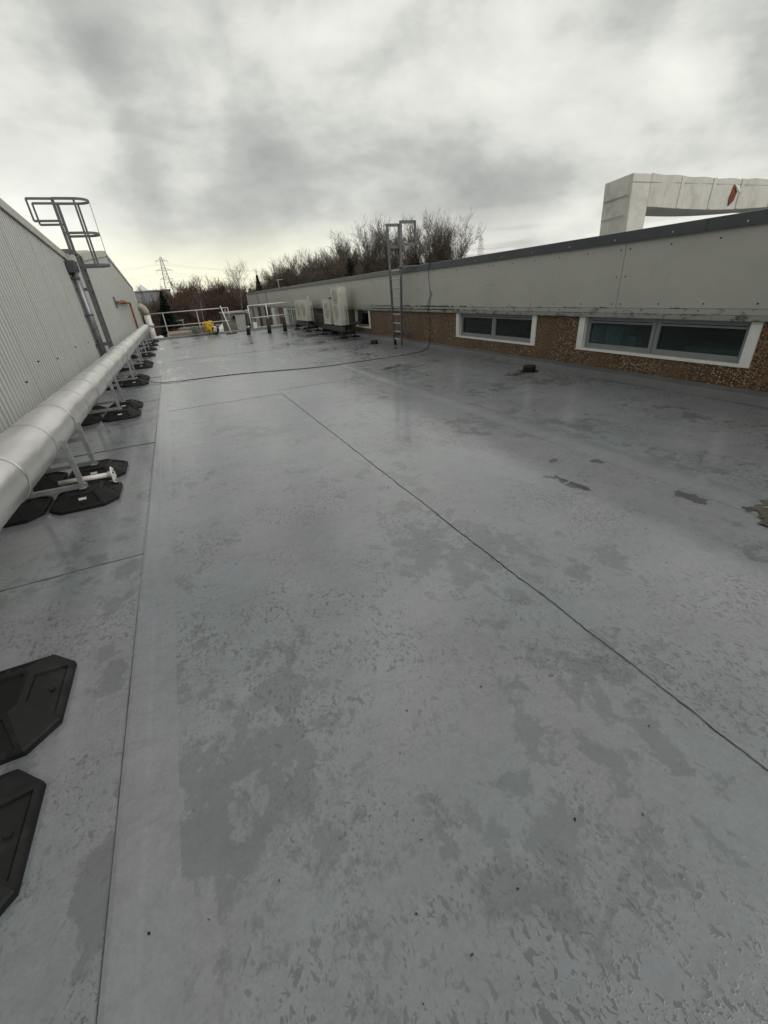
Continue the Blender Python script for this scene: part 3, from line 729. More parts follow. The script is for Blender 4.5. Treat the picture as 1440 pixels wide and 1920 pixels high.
for an, (hx, hy_) in ((0, (0.235, 0)), (PI, (-0.235, 0))):
    pass
hb.tube([(0, 0, 0.0500), (0, 0, 0.0585)], 0.014, 10)
HOLE = hb.mesh('bolt_hole', M['black'])
stk = MB()
# printed maker's sticker lying on the slope facing the viewer
def slope_pt(u, v): # u across (x), v 0..1 up the -y slope
    y = -0.294+(0.294-0.13)*v; z = 0.034+(0.118-0.034)*v; return (u, y, z-0.0075)
stk.quad(slope_pt(-0.03, 0.52), slope_pt(0.035, 0.52), slope_pt(0.035, 0.68), slope_pt(-0.03, 0.68))
STK = stk.mesh('sticker', M['label_w'])
bmk = MB(); bmk.bar((-0.19, 0, 0.145), (0.62, 0, 0.145), 0.042, 0.042)
def sup_meshes():
    d_ = {}
    mb = MB(); mb.box(-0.66, 0.04, -0.021, 0.021, 0.122, 0.163); d_['floor_beam'] = mb.mesh('floor_beam', M['galv'])
    def strut(x):
        m_ = MB(); m_.box(x-0.021, x+0.021, -0.021, -0.018, 0.163, 0.60); m_.box(x-0.021, x-0.018, -0.018, 0.021, 0.163, 0.60); m_.box(x+0.018, x+0.021, -0.018, 0.021, 0.163, 0.60)
        m_.box(x-0.018, x-0.008, 0.018, 0.021, 0.163, 0.60); m_.box(x+0.008, x+0.018, 0.018, 0.021, 0.163, 0.60)
        z = 0.19
        while z < 0.58: m_.box(x-0.008, x+0.008, 0.018, 0.0208, z, z+0.022); z += 0.05
        m_.box(x-0.018, x+0.018, -0.0215+0.0038, -0.0172+0.002, 0.163, 0.60)
        return m_
    d_['post'] = strut(0.0).mesh('post', M['galv']); d_['rear_post'] = strut(-0.42).mesh('post', M['galv'])
    mb = MB(); mb.box(-0.398, -0.0225, -0.0205, 0.0205, 0.40, 0.441); d_['cross_bar'] = mb.mesh('cross_bar', M['galv'])
    mb = MB(); mb.box(-0.03, 0.03, -0.045, 0.045, 0.116, 0.1225); d_['foot_plate'] = mb.mesh('foot_plate', M['galv'])
    return d_
SM = sup_meshes()
def child(me, name, parent, loc=(0, 0, 0)):
    o = bpy.data.objects.new(name, me); C.objects.link(o); o.parent = parent; o.location = loc; return o
SX = -1.215
ord_ = ['first', 'second', 'third', 'fourth', 'fifth', 'sixth', 'seventh', 'eighth', 'ninth', 'tenth', 'eleventh', 'twelfth']
sup_y = [1.27, 1.95, 4.66, 5.40, 8.42, 9.15, 12.0, 12.75, 15.3, 16.1, 18.9, 21.4, 23.8, 26.2]
slabels = ['pipe support of which only a cut-off black rubber foot shows, nearest the viewer',
 'pipe support with one nearly whole black rubber foot beside the dark puddle',
 'galvanised pipe support whose post stands next to the white flanged pipe, sticker on its foot',
 'galvanised pipe support just behind the white flanged pipe', 'front support of the second pair of post-and-feet pipe supports beyond the flanged pipe',
 'rear support of the second pair of post-and-feet pipe supports beyond the flanged pipe', 'pipe support with the roof cable lying over its rubber foot',
 'pipe support directly behind the one with the cable over its foot', 'pipe support in front of the double-banded coupling of the lagged pipe',
 'tenth pipe support along the lagged pipe from the viewer', 'eleventh pipe support along the lagged pipe from the viewer',
 'third pipe support from the far kerb', 'second pipe support from the far kerb', 'last pipe support, black foot against the far kerb']
for i, y in enumerate(sup_y):
    s = thing('pipe_support', slabels[i], 'pipe support', (SX, y, 0.0065), 0, 'supports under the lagged pipe')
    f = child(FOOT, 'rubber_foot', s); child(STK, 'sticker', f)
    for hx, hy_ in ((0.235, 0), (-0.235, 0), (0, -0.235), (0, 0.235)): child(HOLE, 'bolt_hole', f, (hx, hy_, -0.002 if hy_ else 0))
    f2 = child(FOOT, 'rubber_foot', s, (-0.62, 0, 0)); child(HOLE, 'bolt_hole', f2)
    f.location = (0.0, 0, 0)
    for nm in ('floor_beam', 'post', 'cross_bar', 'foot_plate'): child(SM[nm], nm, s)
    child(SM['rear_post'], 'post', s)

# white flanged pipe lying between the feet
fp = thing('flanged_pipe', 'short white pipe with a bolted square flange lying between two rubber feet', 'pipe', (-1.0, 4.82, 0.1))
mb = MB(); mb.tube([(-1.45, 4.86, 0.15), (-0.985, 4.845, 0.145)], 0.026, 12); build('pipe', mb, M['duct'], fp, smooth=True)
mb = MB(); mb.tube([(-1.015, 4.846, 0.145), (-0.978, 4.845, 0.145)], 0.034, 12); build('collar', mb, M['duct'], fp, smooth=True)
mb = MB(); pts = []
for i in range(6): pts.append((4.845+0.095*math.cos(PI/6+i*PI/3), 0.13+0.095*math.sin(PI/6+i*PI/3)))
mb.prism(pts, 'x', -0.978, -0.962)
fo = build('flange', mb, M['duct'], fp, bevel=0.003)
fo.rotation_euler = (0, 0, 0)
mb = MB()
for i in range(4):
    a = PI/4+i*PI/2; mb.tube([(-0.965, 4.845+0.06*math.cos(a), 0.13+0.06*math.sin(a)), (-0.952, 4.845+0.06*math.cos(a), 0.13+0.06*math.sin(a))], 0.010, 6)
build('bolt', mb, M['black'], fp)

# ================================================================== CLAD BUILDING (right)
bl = thing('clad_building', 'long clad building with dark fascia, grey panels and pebbledash under a mossy lintel', 'building', (WX, 0, 0), -rw)
# local frame: x outwards from the roof (into the building), y along the wall
Y0, Y1 = -5.0, 47.6
joints = [-5.0, -1.5, 1.86, 5.25, 8.61, 12.02, 15.48, 18.9, 22.3, 25.7, 29.1, 32.5, 36.7, 41.0, 44.3, 47.6]
for i in range(len(joints)-1):
    mb = MB(); mb.box(-0.030-0.0015*(i % 2), 0.05, joints[i]+0.003, joints[i+1]-0.003, 1.118, 2.06); build('wall_panel', mb, M['panel'], bl, local=True, bevel=0.002)
back = MB(); back.box(0.052, 0.09, Y0, Y1, 1.0, 2.1); build('backing_wall', back, M['darkgap'], bl, local=True)
ys = [Y0+i*3.02 for i in range(18)]
for i in range(len(ys)-1):
    a, b = ys[i], min(ys[i+1], Y1+0.05)
    mb = MB(); zb = 2.02; pr = -0.085-0.003*(i % 2)
    mb.prism([(-0.06, zb+0.004), (pr, zb), (pr, zb+0.142), (0.1, zb+0.160), (0.1, zb+0.11), (-0.06, zb+0.11)], 'y', a, b-0.002)
    build('fascia_flashing', mb, M['fascia'] if a < 13 else M['fascia_old'], bl, local=True, bevel=0.004)
i = 0; y = Y0
while y < Y1:
    b = min(y+2.55, Y1)
    mb = MB(); mb.prism([(0.0, 1.118), (-0.045-0.002*(i % 2), 1.112), (-0.050-0.002*(i % 2), 1.044), (0.0, 1.040)], 'y', y, b-0.005); build('drip_flashing', mb, M['drip'], bl, local=True)
    y = b; i += 1
i = 0; y = Y0
while y < Y1:
    b = min(y+2.9, Y1)
    mb = MB(); mb.box(-0.072-0.003*(i % 3), 0.05, y, b-0.004, 0.975, 1.039); build('lintel', mb, M['lintel'], bl, local=True, bevel=0.006)
    y = b; i += 1
# pebbledash wall with openings
wins = [(3.12, 5.95, 0.44, 0.974), (7.06, 9.98, 0.415, 0.974), (15.92, 17.5, 0.36, 0.974)]
def wall_with_holes(y0, y1, z0, z1, holes, x0, x1):
    mb = MB(); cur = y0
    for a, b, c, d_ in holes:
        mb.box(x0, x1, cur, a, z0, z1); mb.box(x0, x1, a, b, z0, c)
        if d_ < z1-0.002: mb.box(x0, x1, a, b, d_, z1)
        cur = b
    mb.box(x0, x1, cur, y1, z0, z1); return mb
o = build('pebbledash_wall', wall_with_holes(Y0, 27.9, 0.0, 0.975, wins, 0.0, 0.22), M['pebble'], bl, local=True)
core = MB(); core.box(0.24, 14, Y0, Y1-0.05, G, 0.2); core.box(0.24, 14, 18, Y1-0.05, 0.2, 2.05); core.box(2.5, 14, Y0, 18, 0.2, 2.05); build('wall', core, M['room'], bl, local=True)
rf = MB(); rf.box(0.1, 14.2, Y0, Y1, 2.06, 2.12); build('roof', rf, M['membrane'], bl, local=True)
sc = MB()
for i in range(len(joints)-1):
    a, b = joints[i], joints[i+1]; nn = 5
    for j in range(nn+1):
        yy = a+0.08+(b-a-0.16)*j/nn
        for zz in (1.175, 1.93): sc.tube([(-0.030, yy, zz), (-0.037, yy, zz)], 0.0105, 6)
    for zz in (1.56,):
        for yy in (a+0.08, b-0.08): sc.tube([(-0.030, yy, zz), (-0.037, yy, zz)], 0.0105, 6)
    for j in range(4):
        yy = a+0.35+j*0.85; sc.tube([(-0.045, yy, 1.09), (-0.054, yy, 1.09)], 0.009, 6)
o = build('fixing_screw', sc, M['black'], bl, local=True); o['kind'] = 'stuff'
sc = MB(); y = Y0+0.3
while y < 30:
    sc.tube([(-0.085, y, 2.07), (-0.096, y, 2.07)], 0.013, 6); y += 0.92
o = build('fascia_screw', sc, M['galv'], bl, local=True); o['kind'] = 'stuff'
# windows
def window(a, b, c, d_, nl):
    wn = bpy.data.objects.new('window', None); C.objects.link(wn); wn.parent = bl
    j = 0.115
    mb = MB(); mb.box(-0.022, 0.14, a-0.012, a+j, c-0.02, d_-0.001); mb.box(-0.022, 0.14, b-j, b+0.012, c-0.02, d_-0.001); mb.box(-0.020, 0.14, a+j+0.001, b-j-0.001, c-0.022, c+0.016)
    build('casing', mb, M['white'], wn, local=True, bevel=0.003)
    ia, ib, ic, id_ = a+j+0.004, b-j-0.004, c+0.018, d_-0.004
    wdt = (ib-ia)/nl
    for k_ in range(nl):
        p, q = ia+wdt*k_+0.004, ia+wdt*(k_+1)-0.004
        ft = 0.062
        mb = MB(); mb.box(0.055, 0.125, p, p+ft, ic, id_); mb.box(0.055, 0.125, q-ft, q, ic, id_); mb.box(0.0552, 0.125, p+ft+0.0005, q-ft-0.0005, ic, ic+ft*1.25); mb.box(0.0552, 0.125, p+ft+0.0005, q-ft-0.0005, id_-ft, id_)
        build('frame', mb, M['upvc'], wn, local=True, bevel=0.004)
        mb = MB(); mb.box(0.084, 0.090, p+ft-0.004, q-ft+0.004, ic+ft*1.25-0.004, id_-ft+0.004); build('pane', mb, M['glass'], wn, local=True)
        mb = MB(); mb.box(0.050, 0.054, p+ft+0.0, q-ft, id_-ft-0.035, id_-ft-0.008); build('vent_bar', mb, M['upvc'], wn, local=True)
    mb = MB(); mb.box(0.105, 0.115, ia, ib, ic, id_)
    return wn
w1 = window(*wins[0], 2); w2 = window(*wins[1], 2); w3 = window(*wins[2], 1)
for wn, lb in ((w1, 'largest two-light window, boxes visible behind its glass'), (w2, 'middle two-light window with a brown blind inside'), (w3, 'small window beside the outdoor air conditioners')): wn['label'] = lb
# rooms behind the glass
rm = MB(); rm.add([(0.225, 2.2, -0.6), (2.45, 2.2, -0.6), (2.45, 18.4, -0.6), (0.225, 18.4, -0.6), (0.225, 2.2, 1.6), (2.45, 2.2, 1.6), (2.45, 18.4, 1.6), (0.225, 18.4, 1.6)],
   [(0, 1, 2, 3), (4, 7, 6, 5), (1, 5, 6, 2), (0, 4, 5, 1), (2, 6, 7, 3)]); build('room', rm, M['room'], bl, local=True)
mb = MB(); mb.box(0.30, 0.55, 5.28, 5.62, 0.40, 0.80); build('carton', mb, M['card'], w1, local=True)
mb = MB(); mb.box(0.30, 0.45, 5.02, 5.16, 0.40, 0.66); mb.box(0.35, 0.9, 3.3, 4.2, 0.36, 0.56); build('carton', mb, M['card'], w1, local=True)
mb = MB(); mb.box(0.25, 0.28, 7.35, 8.25, 0.40, 1.0); build('blind', mb, M['blind'], w2, local=True)
# lower storey beyond the flat roof
bays = [(27.9, 29.0, 'win'), (29.02, 30.2, 'win'), (30.2, 31.1, 'white'), (31.1, 33.4, 'redbrown'), (33.4, 34.4, 'win'), (34.4, 35.6, 'white'), (35.6, 36.7, 'redbrown'), (36.7, 38.7, 'brown'), (38.7, 40.6, 'speckle'), (40.6, 42.4, 'brown'), (42.4, 44.6, 'panel'), (44.6, 46.0, 'fascia_old'), (46.0, 47.6, 'panel')]
for a, b, kd in bays:
    if kd == 'win':
        wn = bpy.data.objects.new('window', None); C.objects.link(wn); wn.parent = bl
        mb = MB(); t = 0.1
        mb.box(-0.01, 0.08, a+0.01, a+t, G, 0.97); mb.box(-0.01, 0.08, b-t, b-0.01, G, 0.97); mb.box(-0.008, 0.08, a+t, b-t, 0.88, 0.97); mb.box(-0.008, 0.08, a+t, b-t, -0.32, -0.22); mb.box(-0.006, 0.08, (a+b)/2-0.035, (a+b)/2+0.035, -0.22, 0.88)
        build('frame', mb, M['white'], wn, local=True)
        mb = MB(); mb.box(0.03, 0.04, a+t, b-t, G, 0.9); build('pane', M and mb, M['glass'], wn, local=True)
        mb = MB(); mb.box(0.20, 0.235, a+0.02, b-0.02, G, 0.97); build('lining', mb, M['darkgap'], wn, local=True)
    else:
        x0 = {'white': -0.06, 'panel': -0.02, 'speckle': -0.03}.get(kd, 0.03)
        mb = MB(); mb.box(x0, 0.235, a+0.003, b-0.003, G, 0.972); build('infill_panel' if kd not in ('white', 'speckle') else 'column', mb, M[kd], bl, local=True)
mb = MB(); mb.box(-0.05, -0.031, 41.0, 41.12, 1.118, 2.06); mb.box(-0.05, -0.031, 36.66, 36.74, 1.118, 2.06); build('panel_joint_cover', mb, M['fascia'], bl, local=True)

ms = MB(); rnd = random.Random(77)
for i in range(420):
    y = rnd.choice((rnd.gauss(12.6, 1.6), rnd.gauss(11.0, 0.7), rnd.gauss(15.0, 0.8), rnd.uniform(4, 17))); zz = rnd.choice((1.039, 1.039, 1.118)); hgt = rnd.uniform(0.008, 0.035)*(1.0 if 9.5 < y < 15.6 else 0.5)
    for q in range(3):
        c = (-0.05-rnd.random()*0.02 if zz < 1.1 else -0.046, y+rnd.gauss(0, 0.02), zz-0.002); w_ = rnd.uniform(0.01, 0.03)
        ms.add([(c[0], c[1]-w_, c[2]), (c[0], c[1]+w_, c[2]), (c[0]+0.03, c[1], c[2]), (c[0]-0.012, c[1], c[2]+hgt*0.4), (c[0]+0.005, c[1]+rnd.gauss(0, 0.006), c[2]+hgt)], [(0, 3, 4), (3, 1, 4), (1, 2, 4), (2, 0, 4)])
o = build('moss', ms, M['moss'], bl, local=True); o['kind'] = 'stuff'
# duct on the right roof
dc = thing('roof_duct', 'big weathered cream duct on the clad roof with an orange tear in its wrap', 'duct', (9, 7.5, 2.1))
F0, B0 = 7.10, 8.00
def dxy(x, y): return x+(y-F0)*0.34 if x < 9.2 else x
segx = [8.79, 9.34, 10.3, 11.35, 12.35, 13.6, 15.2, 17.0, 19.0]
def sag(x): return -0.04*math.sin(max(0, min(1, (x-9.3)/4.6))*PI)
mb = MB(); mb.add([(8.88, F0, 2.1), (9.38, F0, 2.1), (9.55, B0, 2.1), (9.16, B0, 2.1), (8.79, F0, 3.30), (9.34, F0, 3.30), (9.50, B0, 3.30), (9.09, B0, 3.30)],
    [(3, 2, 1, 0), (4, 5, 6, 7), (0, 1, 5, 4), (1, 2, 6, 5), (2, 3, 7, 6), (3, 0, 4, 7)])
build('duct_leg', mb, M['duct'], dc, bevel=0.02)
rnd = random.Random(5)
for i in range(1, len(segx)-1):
    a, b = segx[i]+0.002, segx[i+1]; vs = []; o1 = rnd.uniform(-0.003, 0.003)
    n_ = 6
    for t in range(n_+1):
        x = a+(b-a)*t/n_; bu = 0.007*math.sin(PI*t/n_)
        s1, s2 = sag(x)*1.5, sag(x)
        vs += [(x, F0-bu+o1, 2.765+s1), (x, F0-bu*2+o1, 3.03+s2), (x, F0-bu+o1, 3.30+s2+0.01*math.sin(x*7)), (x, B0, 3.30+s2), (x, B0, 2.765+s1)]
    fs = [(5*t+j, 5*t+5+j, 5*t+5+(j+1) % 5, 5*t+(j+1) % 5) for t in range(n_) for j in range(5)]
    mb = MB(); mb.add(vs, fs+[(0, 1, 2, 3, 4), tuple(5*n_+j for j in (4, 3, 2, 1, 0))])
    bmo = build('duct_section', mb, M['duct'], dc)
    smooth_auto(bmo, 35)
for x in segx[2:]:
    mb = MB(); mb.box(x-0.05, x+0.05, F0-0.012, F0+0.02, 2.775+sag(x)*1.5, 3.30+sag(x)); build('seam_tape', mb, M['duct'], dc)
mb = MB(); mb.box(8.81, 19, F0-0.008, F0-0.002, 3.155, 3.163); build('wrap_seam', mb, M['duct_dark'], dc)
for z0, z1, xx in ((2.95, 2.965, 0), (2.62, 2.632, 0)):
    mb = MB(); mb.add([(8.80, F0+0.06, z0), (9.08, B0-0.06, z0+0.0), (9.08, B0-0.06, z1), (8.80, F0+0.06, z1)] + [(8.78, F0+0.06, z0), (9.06, B0-0.06, z0), (9.06, B0-0.06, z1), (8.78, F0+0.06, z1)], [(4, 7, 6, 5), (0, 1, 5, 4), (3, 7, 6, 2)]); build('wrap_seam', mb, M['duct_dark'], dc)
mb = MB(); mb.add([(12.03, F0-0.03, 3.15), (12.17, F0-0.03, 3.02), (12.13, F0-0.03, 2.86), (12.0, F0-0.03, 2.77), (11.96, F0-0.03, 2.92), (12.03, F0+0.01, 3.15), (12.17, F0+0.01, 3.02), (12.13, F0+0.01, 2.86), (12.0, F0+0.01, 2.77), (11.96, F0+0.01, 2.92)],
    [(0, 1, 2, 3, 4)] + [(j, 5+j, 5+(j+1) % 5, (j+1) % 5) for j in range(5)]); build('torn_patch', mb, M['rust'], dc)
mb = MB(); mb.add([(12.04, F0-0.032, 3.16), (12.22, F0-0.03, 3.13), (12.2, F0-0.09, 2.99), (12.12, F0-0.05, 3.03), (12.05, F0-0.03, 3.165), (12.23, F0-0.026, 3.135), (12.21, F0-0.085, 2.985), (12.13, F0-0.045, 3.025)], [(0, 1, 2, 3), (7, 6, 5, 4), (0, 4, 5, 1), (1, 5, 6, 2), (2, 6, 7, 3)]); build('torn_flap', mb, M['duct'], dc)

# ladder on the clad wall
ld = thing('wall_ladder', 'galvanised ladder with two square hand loops against the clad wall', 'ladder', (6.4, 12.85, 0))
LN, LF = 12.60, 13.10
for y, yt, xa, xb in ((LN, 12.57, 6.52, 6.98), (LF, 13.14, 6.365, 6.745)):
    mb = MB(); mb.bar((6.40, y, 0.02), (6.40+(xa-6.40)*0.66, y+(yt-y)*0.66, 2.19), 0.035, 0.065, up=(1, 0, 0)); mb.bar((6.40+(xa-6.40)*0.66, y+(yt-y)*0.66, 2.18), (xa, yt, 3.30), 0.035, 0.07, up=(1, 0, 0)); build('stile', mb, M['galv_dull'], ld)
    mb = MB()
    for p, q in (((xa, 3.27), (xb, 3.27)), ((xb, 3.30), (xb, 2.70)), ((xb, 2.73), (xa, 2.73))): mb.bar((p[0], yt, p[1]), (q[0], yt, q[1]), 0.04, 0.075)
    build('hand_loop', mb, M['galv_dull'], ld)
for z in (0.20, 0.42, 0.66, 0.915, 1.155, 1.39, 1.635, 1.875, 2.10):
    mb = MB(); mb.tube([(6.405+0.035*z/2, LN, z), (6.40-0.01*z/2, LF, z)], 0.019, 8); build('rung', mb, M['galv'], ld)
for y in (LN, LF):
    mb = MB(); mb.box(6.40, wx(y)-0.002, y-0.02, y+0.02, 0.29, 0.34); build('wall_bracket', mb, M['galv_dull'], ld)
mb = MB(); mb.box(6.38, 7.0, LN-0.1, LN-0.02, 2.17, 2.20); build('roof_bracket', mb, M['galv_dull'], ld)
mb = MB(); mb.box(6.385, 6.46, LF-0.025, LF+0.025, 0.0, 0.13); build('stile_sleeve', mb, M['black'], ld)

# cable from the clad roof, down the wall and across the deck
def smooth_path(pts, n=6):
    out = []; P = [Vector(p) for p in pts]
    for i in range(len(P)-1):
        p0, p1, p2, p3 = P[max(i-1, 0)], P[i], P[i+1], P[min(i+2, len(P)-1)]
        for j in range(n):
            t = j/n; out.append(0.5*((2*p1)+(p2-p0)*t+(2*p0-5*p1+4*p2-p3)*t*t+(3*p1-p0-3*p2+p3)*t**3))
    out.append(P[-1]); return out
cab = MB(); wl = wx(11.3)
cab.tube(smooth_path([(wl+0.3, 11.05, 2.19), (wl-0.02, 11.08, 2.20), (wl-0.10, 11.22, 2.12), (wl-0.10, 11.27, 1.9), (wl-0.055, 11.28, 1.45), (wl-0.06, 11.33, 1.14), (wl-0.105, 11.34, 1.05), (wl-0.09, 11.35, 0.95), (wl-0.03, 11.36, 0.85), (wl-0.03, 11.40, 0.2), (wl-0.10, 11.36, 0.09), (wl-0.20, 11.25, 0.022),
   (5.8, 10.75, 0.012), (4.56, 10.68, 0.012), (3.05, 10.72, 0.012), (1.82, 11.17, 0.012), (0.97, 11.42, 0.012), (0.2, 11.50, 0.012), (-0.35, 11.52, 0.02), (-0.68, 11.62, 0.022), (-0.9, 11.9, 0.06), (-1.1, 12.05, 0.15), (-1.35, 12.2, 0.17)], 7), 0.0075, 6)
top('roof_cable', cab, M['sleeve'], 'thin dark cable hanging down the clad wall and snaking across the wet roof', 'cable', (6.5, 11.2, 0.02), smooth=True)
cab = MB(); cab.tube(smooth_path([(wl-0.05, 11.28, 1.52), (wl-0.05, 11.20, 1.42), (wl-0.045, 11.40, 1.25), (wl-0.06, 11.45, 1.14)], 6), 0.006, 5)
top('cable_tail', cab, M['sleeve'], 'loose thin tail splitting off the cable halfway down the clad wall', 'cable', (6.7, 11.3, 1.3), smooth=True)
rt = MB(); rt.tube([(wl-0.03, 11.40, 0.19), (wl-0.035, 11.395, 0.27)], 0.022, 8)
top('red_tape_wrap', rt, M['red'], 'dark red tape wrapped on the cable at the foot of the pebbledash', 'tape', (wl, 11.4, 0.2))

# black roof outlets
def outlet(x, y, label, r=0.115):
    t = thing('roof_outlet', label, 'roof outlet', (x, y, 0.004), 0, 'black roof outlets')
    mb = MB(); mb.tube([(x, y, 0.004), (x, y, 0.012), (x, y, 0.016)], [r*1.6, r*1.55, r*1.1], 20); build('clamp_ring', mb, M['black'], t, smooth=False)
    mb = MB()
    for i in range(14):
        a = 2*PI*i/14; mb.bar((x+r*math.cos(a), y+r*math.sin(a), 0.014), (x+r*0.97*math.cos(a), y+r*0.97*math.sin(a), 0.10), 0.030, 0.014, up=(math.cos(a), math.sin(a), 0))
    build('basket', mb, M['black'], t)
    mb = MB(); mb.tube([(x, y, 0.095), (x, y, 0.115), (x, y, 0.125)], [r*1.08, r*1.05, r*0.7], 20); build('cap', mb, M['black'], t, smooth=False)
outlet(6.17, 6.60, 'black roof outlet in the murky puddle below the middle window')
outlet(6.07, 14.03, 'black roof outlet near the wall ladder foot')

# ================================================================== AIR CONDITIONERS
def ac_unit(x0, y0, y1, z0, z1, label, fans, isolator, two_tier=False):
    x1 = x0+0.36
    t = thing('air_conditioner', label, 'air conditioner', (x0+0.18, (y0+y1)/2, z0), 0, 'outdoor air conditioning units')
    zb = z0+0.13
    mb = MB(); mb.box(x0, x1, y0, y1, zb+0.006, z1-0.02); build('casing', mb, M['ac'], t, bevel=0.012)
    mb = MB(); mb.box(x0-0.004, x1+0.004, y0-0.004, y1+0.004, z0, zb); build('base_panel', mb, M['ac'], t, bevel=0.01)
    mb = MB(); mb.box(x0-0.012, x1+0.012, y0-0.012, y1+0.012, z1-0.019, z1); build('top_panel', mb, M['ac'], t, bevel=0.008)
    for (fy, fz, r) in fans:
        g = MB(); n = 28
        for q in range(5):
            rr = r*(0.2+0.2*q); pts = [(x0-0.022, fy+rr*math.cos(2*PI*j/n), fz+rr*math.sin(2*PI*j/n)) for j in range(n+1)]
            g.tube(pts, 0.006, 4, False)
        for q in range(8): g.bar((x0-0.022, fy, fz), (x0-0.022, fy+r*math.cos(PI/4*q), fz+r*math.sin(PI/4*q)), 0.008, 0.008)
        build('fan_grille', g, M['ac'], t)
        mb = MB(); mb.tube([(x0-0.006, fy, fz), (x0-0.002, fy, fz)], r*0.98, 28); build('fan_recess', mb, M['acgrille'], t)
    # louvre slots on the end
    if two_tier:
        mb = MB()
        for zz in (z1-0.30, z1-0.24): mb.box(x0+0.06, x0+0.12, y0-0.006, y0+0.0, zz, zz+0.035)
        build('vent_slot', mb, M['acgrille'], t)
        mb = MB(); mb.box(x0-0.004, x0+0.0, y0+0.02, y1-0.02, z0+0.80, z0+0.815); build('panel_line', mb, M['acgrille'], t)
    if isolator:
        mb = MB(); mb.box(x0+0.22, x0+0.33, y0-0.05, y0-0.001, z0+0.55, z0+0.71); build('isolator_box', mb, M['acgrille'], t, bevel=0.006)
        mb = MB(); mb.tube(smooth_path([(x0+0.27, y0-0.03, z0+0.55), (x0+0.265, y0-0.05, z0+0.3), (x0+0.24, y0-0.05, z0+0.05), (x0+0.16, y0-0.04, z0-0.3)], 5), 0.011, 6); build('power_cable', mb, M['black'], t, smooth=True)
    mb = MB()
    for yy in (y0+0.12, y1-0.12): mb.box(x0+0.03, x1-0.03, yy-0.04, yy+0.04, z0-0.04, z0)
    build('mounting_foot', mb, M['black'], t)
ac_unit(6.08, 17.27, 18.12, 0.45, 1.84, 'tallest cream air conditioner, two fans high, nearest the small window', [(17.7, 0.95, 0.26), (17.7, 1.5, 0.26)], True, True)
ac_unit(6.10, 18.60, 19.50, 0.45, 1.41, 'short cream air conditioner half hidden behind the tallest unit', [(19.0, 0.98, 0.30)], False)
ac_unit(6.10, 22.30, 23.30, 0.47, 1.40, 'cream air conditioner with a dark isolator box, beyond the gap with black stands', [(22.75, 0.98, 0.30)], True)
ac_unit(6.10, 23.42, 24.40, 0.47, 1.40, 'farthest cream air conditioner, its end against the guardrail', [(23.85, 0.98, 0.30)], False)
def stand(y0, y1, label):
    t = thing('equipment_stand', label, 'stand', (6.3, (y0+y1)/2, 0), 0, 'black steel stands under the air conditioners')
    for x in (6.14, 6.42):
        mb = MB(); mb.box(x-0.025, x+0.025, y0, y1, 0.23, 0.41); build('beam', mb, M['black'], t)
    for y in (y0+0.1, y1-0.1):
        mb = MB(); mb.box(6.02, 6.58, y-0.03, y+0.03, 0.12, 0.228); build('beam', mb, M['black'], t)
        for x in (6.06, 6.55):
            mb = MB(); mb.box(x-0.022, x+0.022, y-0.022, y+0.022, 0.05, 0.30); build('leg', mb, M['black'], t)
            mb = MB(); mb.prism([(x-0.15, y-0.15), (x+0.15, y-0.15), (x+0.15, y+0.15), (x-0.15, y+0.15)], 'z', 0.006, 0.05); build('foot', mb, M['rubber'], t, bevel=0.015)
stand(16.95, 19.8, 'black steel stand under the tallest air conditioner')
stand(22.1, 24.6, 'black steel stand under the two far air conditioners')
# refrigerant pipes in black lagging on the wall
for i, (yy, zz, lb) in enumerate(((16.55, 1.02, 'black lagged refrigerant pipes rising beside the small window'), (20.6, 1.0, 'bundle of black lagged pipes on the wall between the air conditioners'))):
    t = thing('lagged_hose', lb, 'pipe', (6.7, yy, 0), 0, 'black refrigerant pipes')
    for q in range(3):
        y = yy+q*0.16
        mb = MB(); mb.tube(smooth_path([(6.45, y+0.5, 0.44), (6.5, y+0.25, 0.5), (6.68, y+0.05, 0.55), (6.74, y, zz*0.8), (6.75, y, zz)], 4), 0.035, 7); build('hose', mb, M['black'], t, smooth=True)
mb = MB(); mb.box(6.45, wx(20)-0.03, 19.8, 22.0, 0.18, 0.78)
top('pipe_box', mb, M['black'], 'black boxed pipework between the two groups of air conditioners', 'pipe box', (6.6, 20.9, 0.18), bevel=0.02)
mb = MB(); mb.tube([(6.3, 21.9, 0.01), (6.3, 21.9, 0.14)], 0.06, 10); mb.tube([(6.3, 21.9, 0.14), (6.36, 21.9, 0.2)], 0.045, 10)
mb = MB(); mb.tube([(6.38, 22.6, 1.40), (6.38, 22.6, 1.53)], 0.035, 8); mb.tube([(6.38, 22.6, 1.52), (6.38, 22.6, 1.56)], 0.05, 8)
top('white_vent_stub', mb, M['white'], 'small white capped stub on top of the air conditioner with the isolator', 'vent stub', (6.38, 22.6, 1.4), smooth=True)
mb = MB(); mb.box(6.2, 6.42, 18.7, 19.1, 1.415, 1.43); mb.tube([(6.22, 18.9, 1.43), (6.4, 18.85, 1.5)], 0.02, 6)
top('loose_bracket', mb, M['black'], 'dark bracket lying on top of the short air conditioner', 'bracket', (6.3, 18.9, 1.415))
# TV mast
am = thing('aerial_mast', 'thin mast with a short crossbar on the far clad roof', 'mast', (8.54, 38.4, 2.1))
mb = MB(); mb.tube([(8.54, 38.4, 2.1), (8.54, 38.4, 2.86)], 0.03, 6); build('mast', mb, M['galv'], am)
mb = MB(); mb.tube([(8.35, 38.4, 2.84), (8.95, 38.4, 2.86)], 0.022, 6); build('crossbar', mb, M['galv'], am)

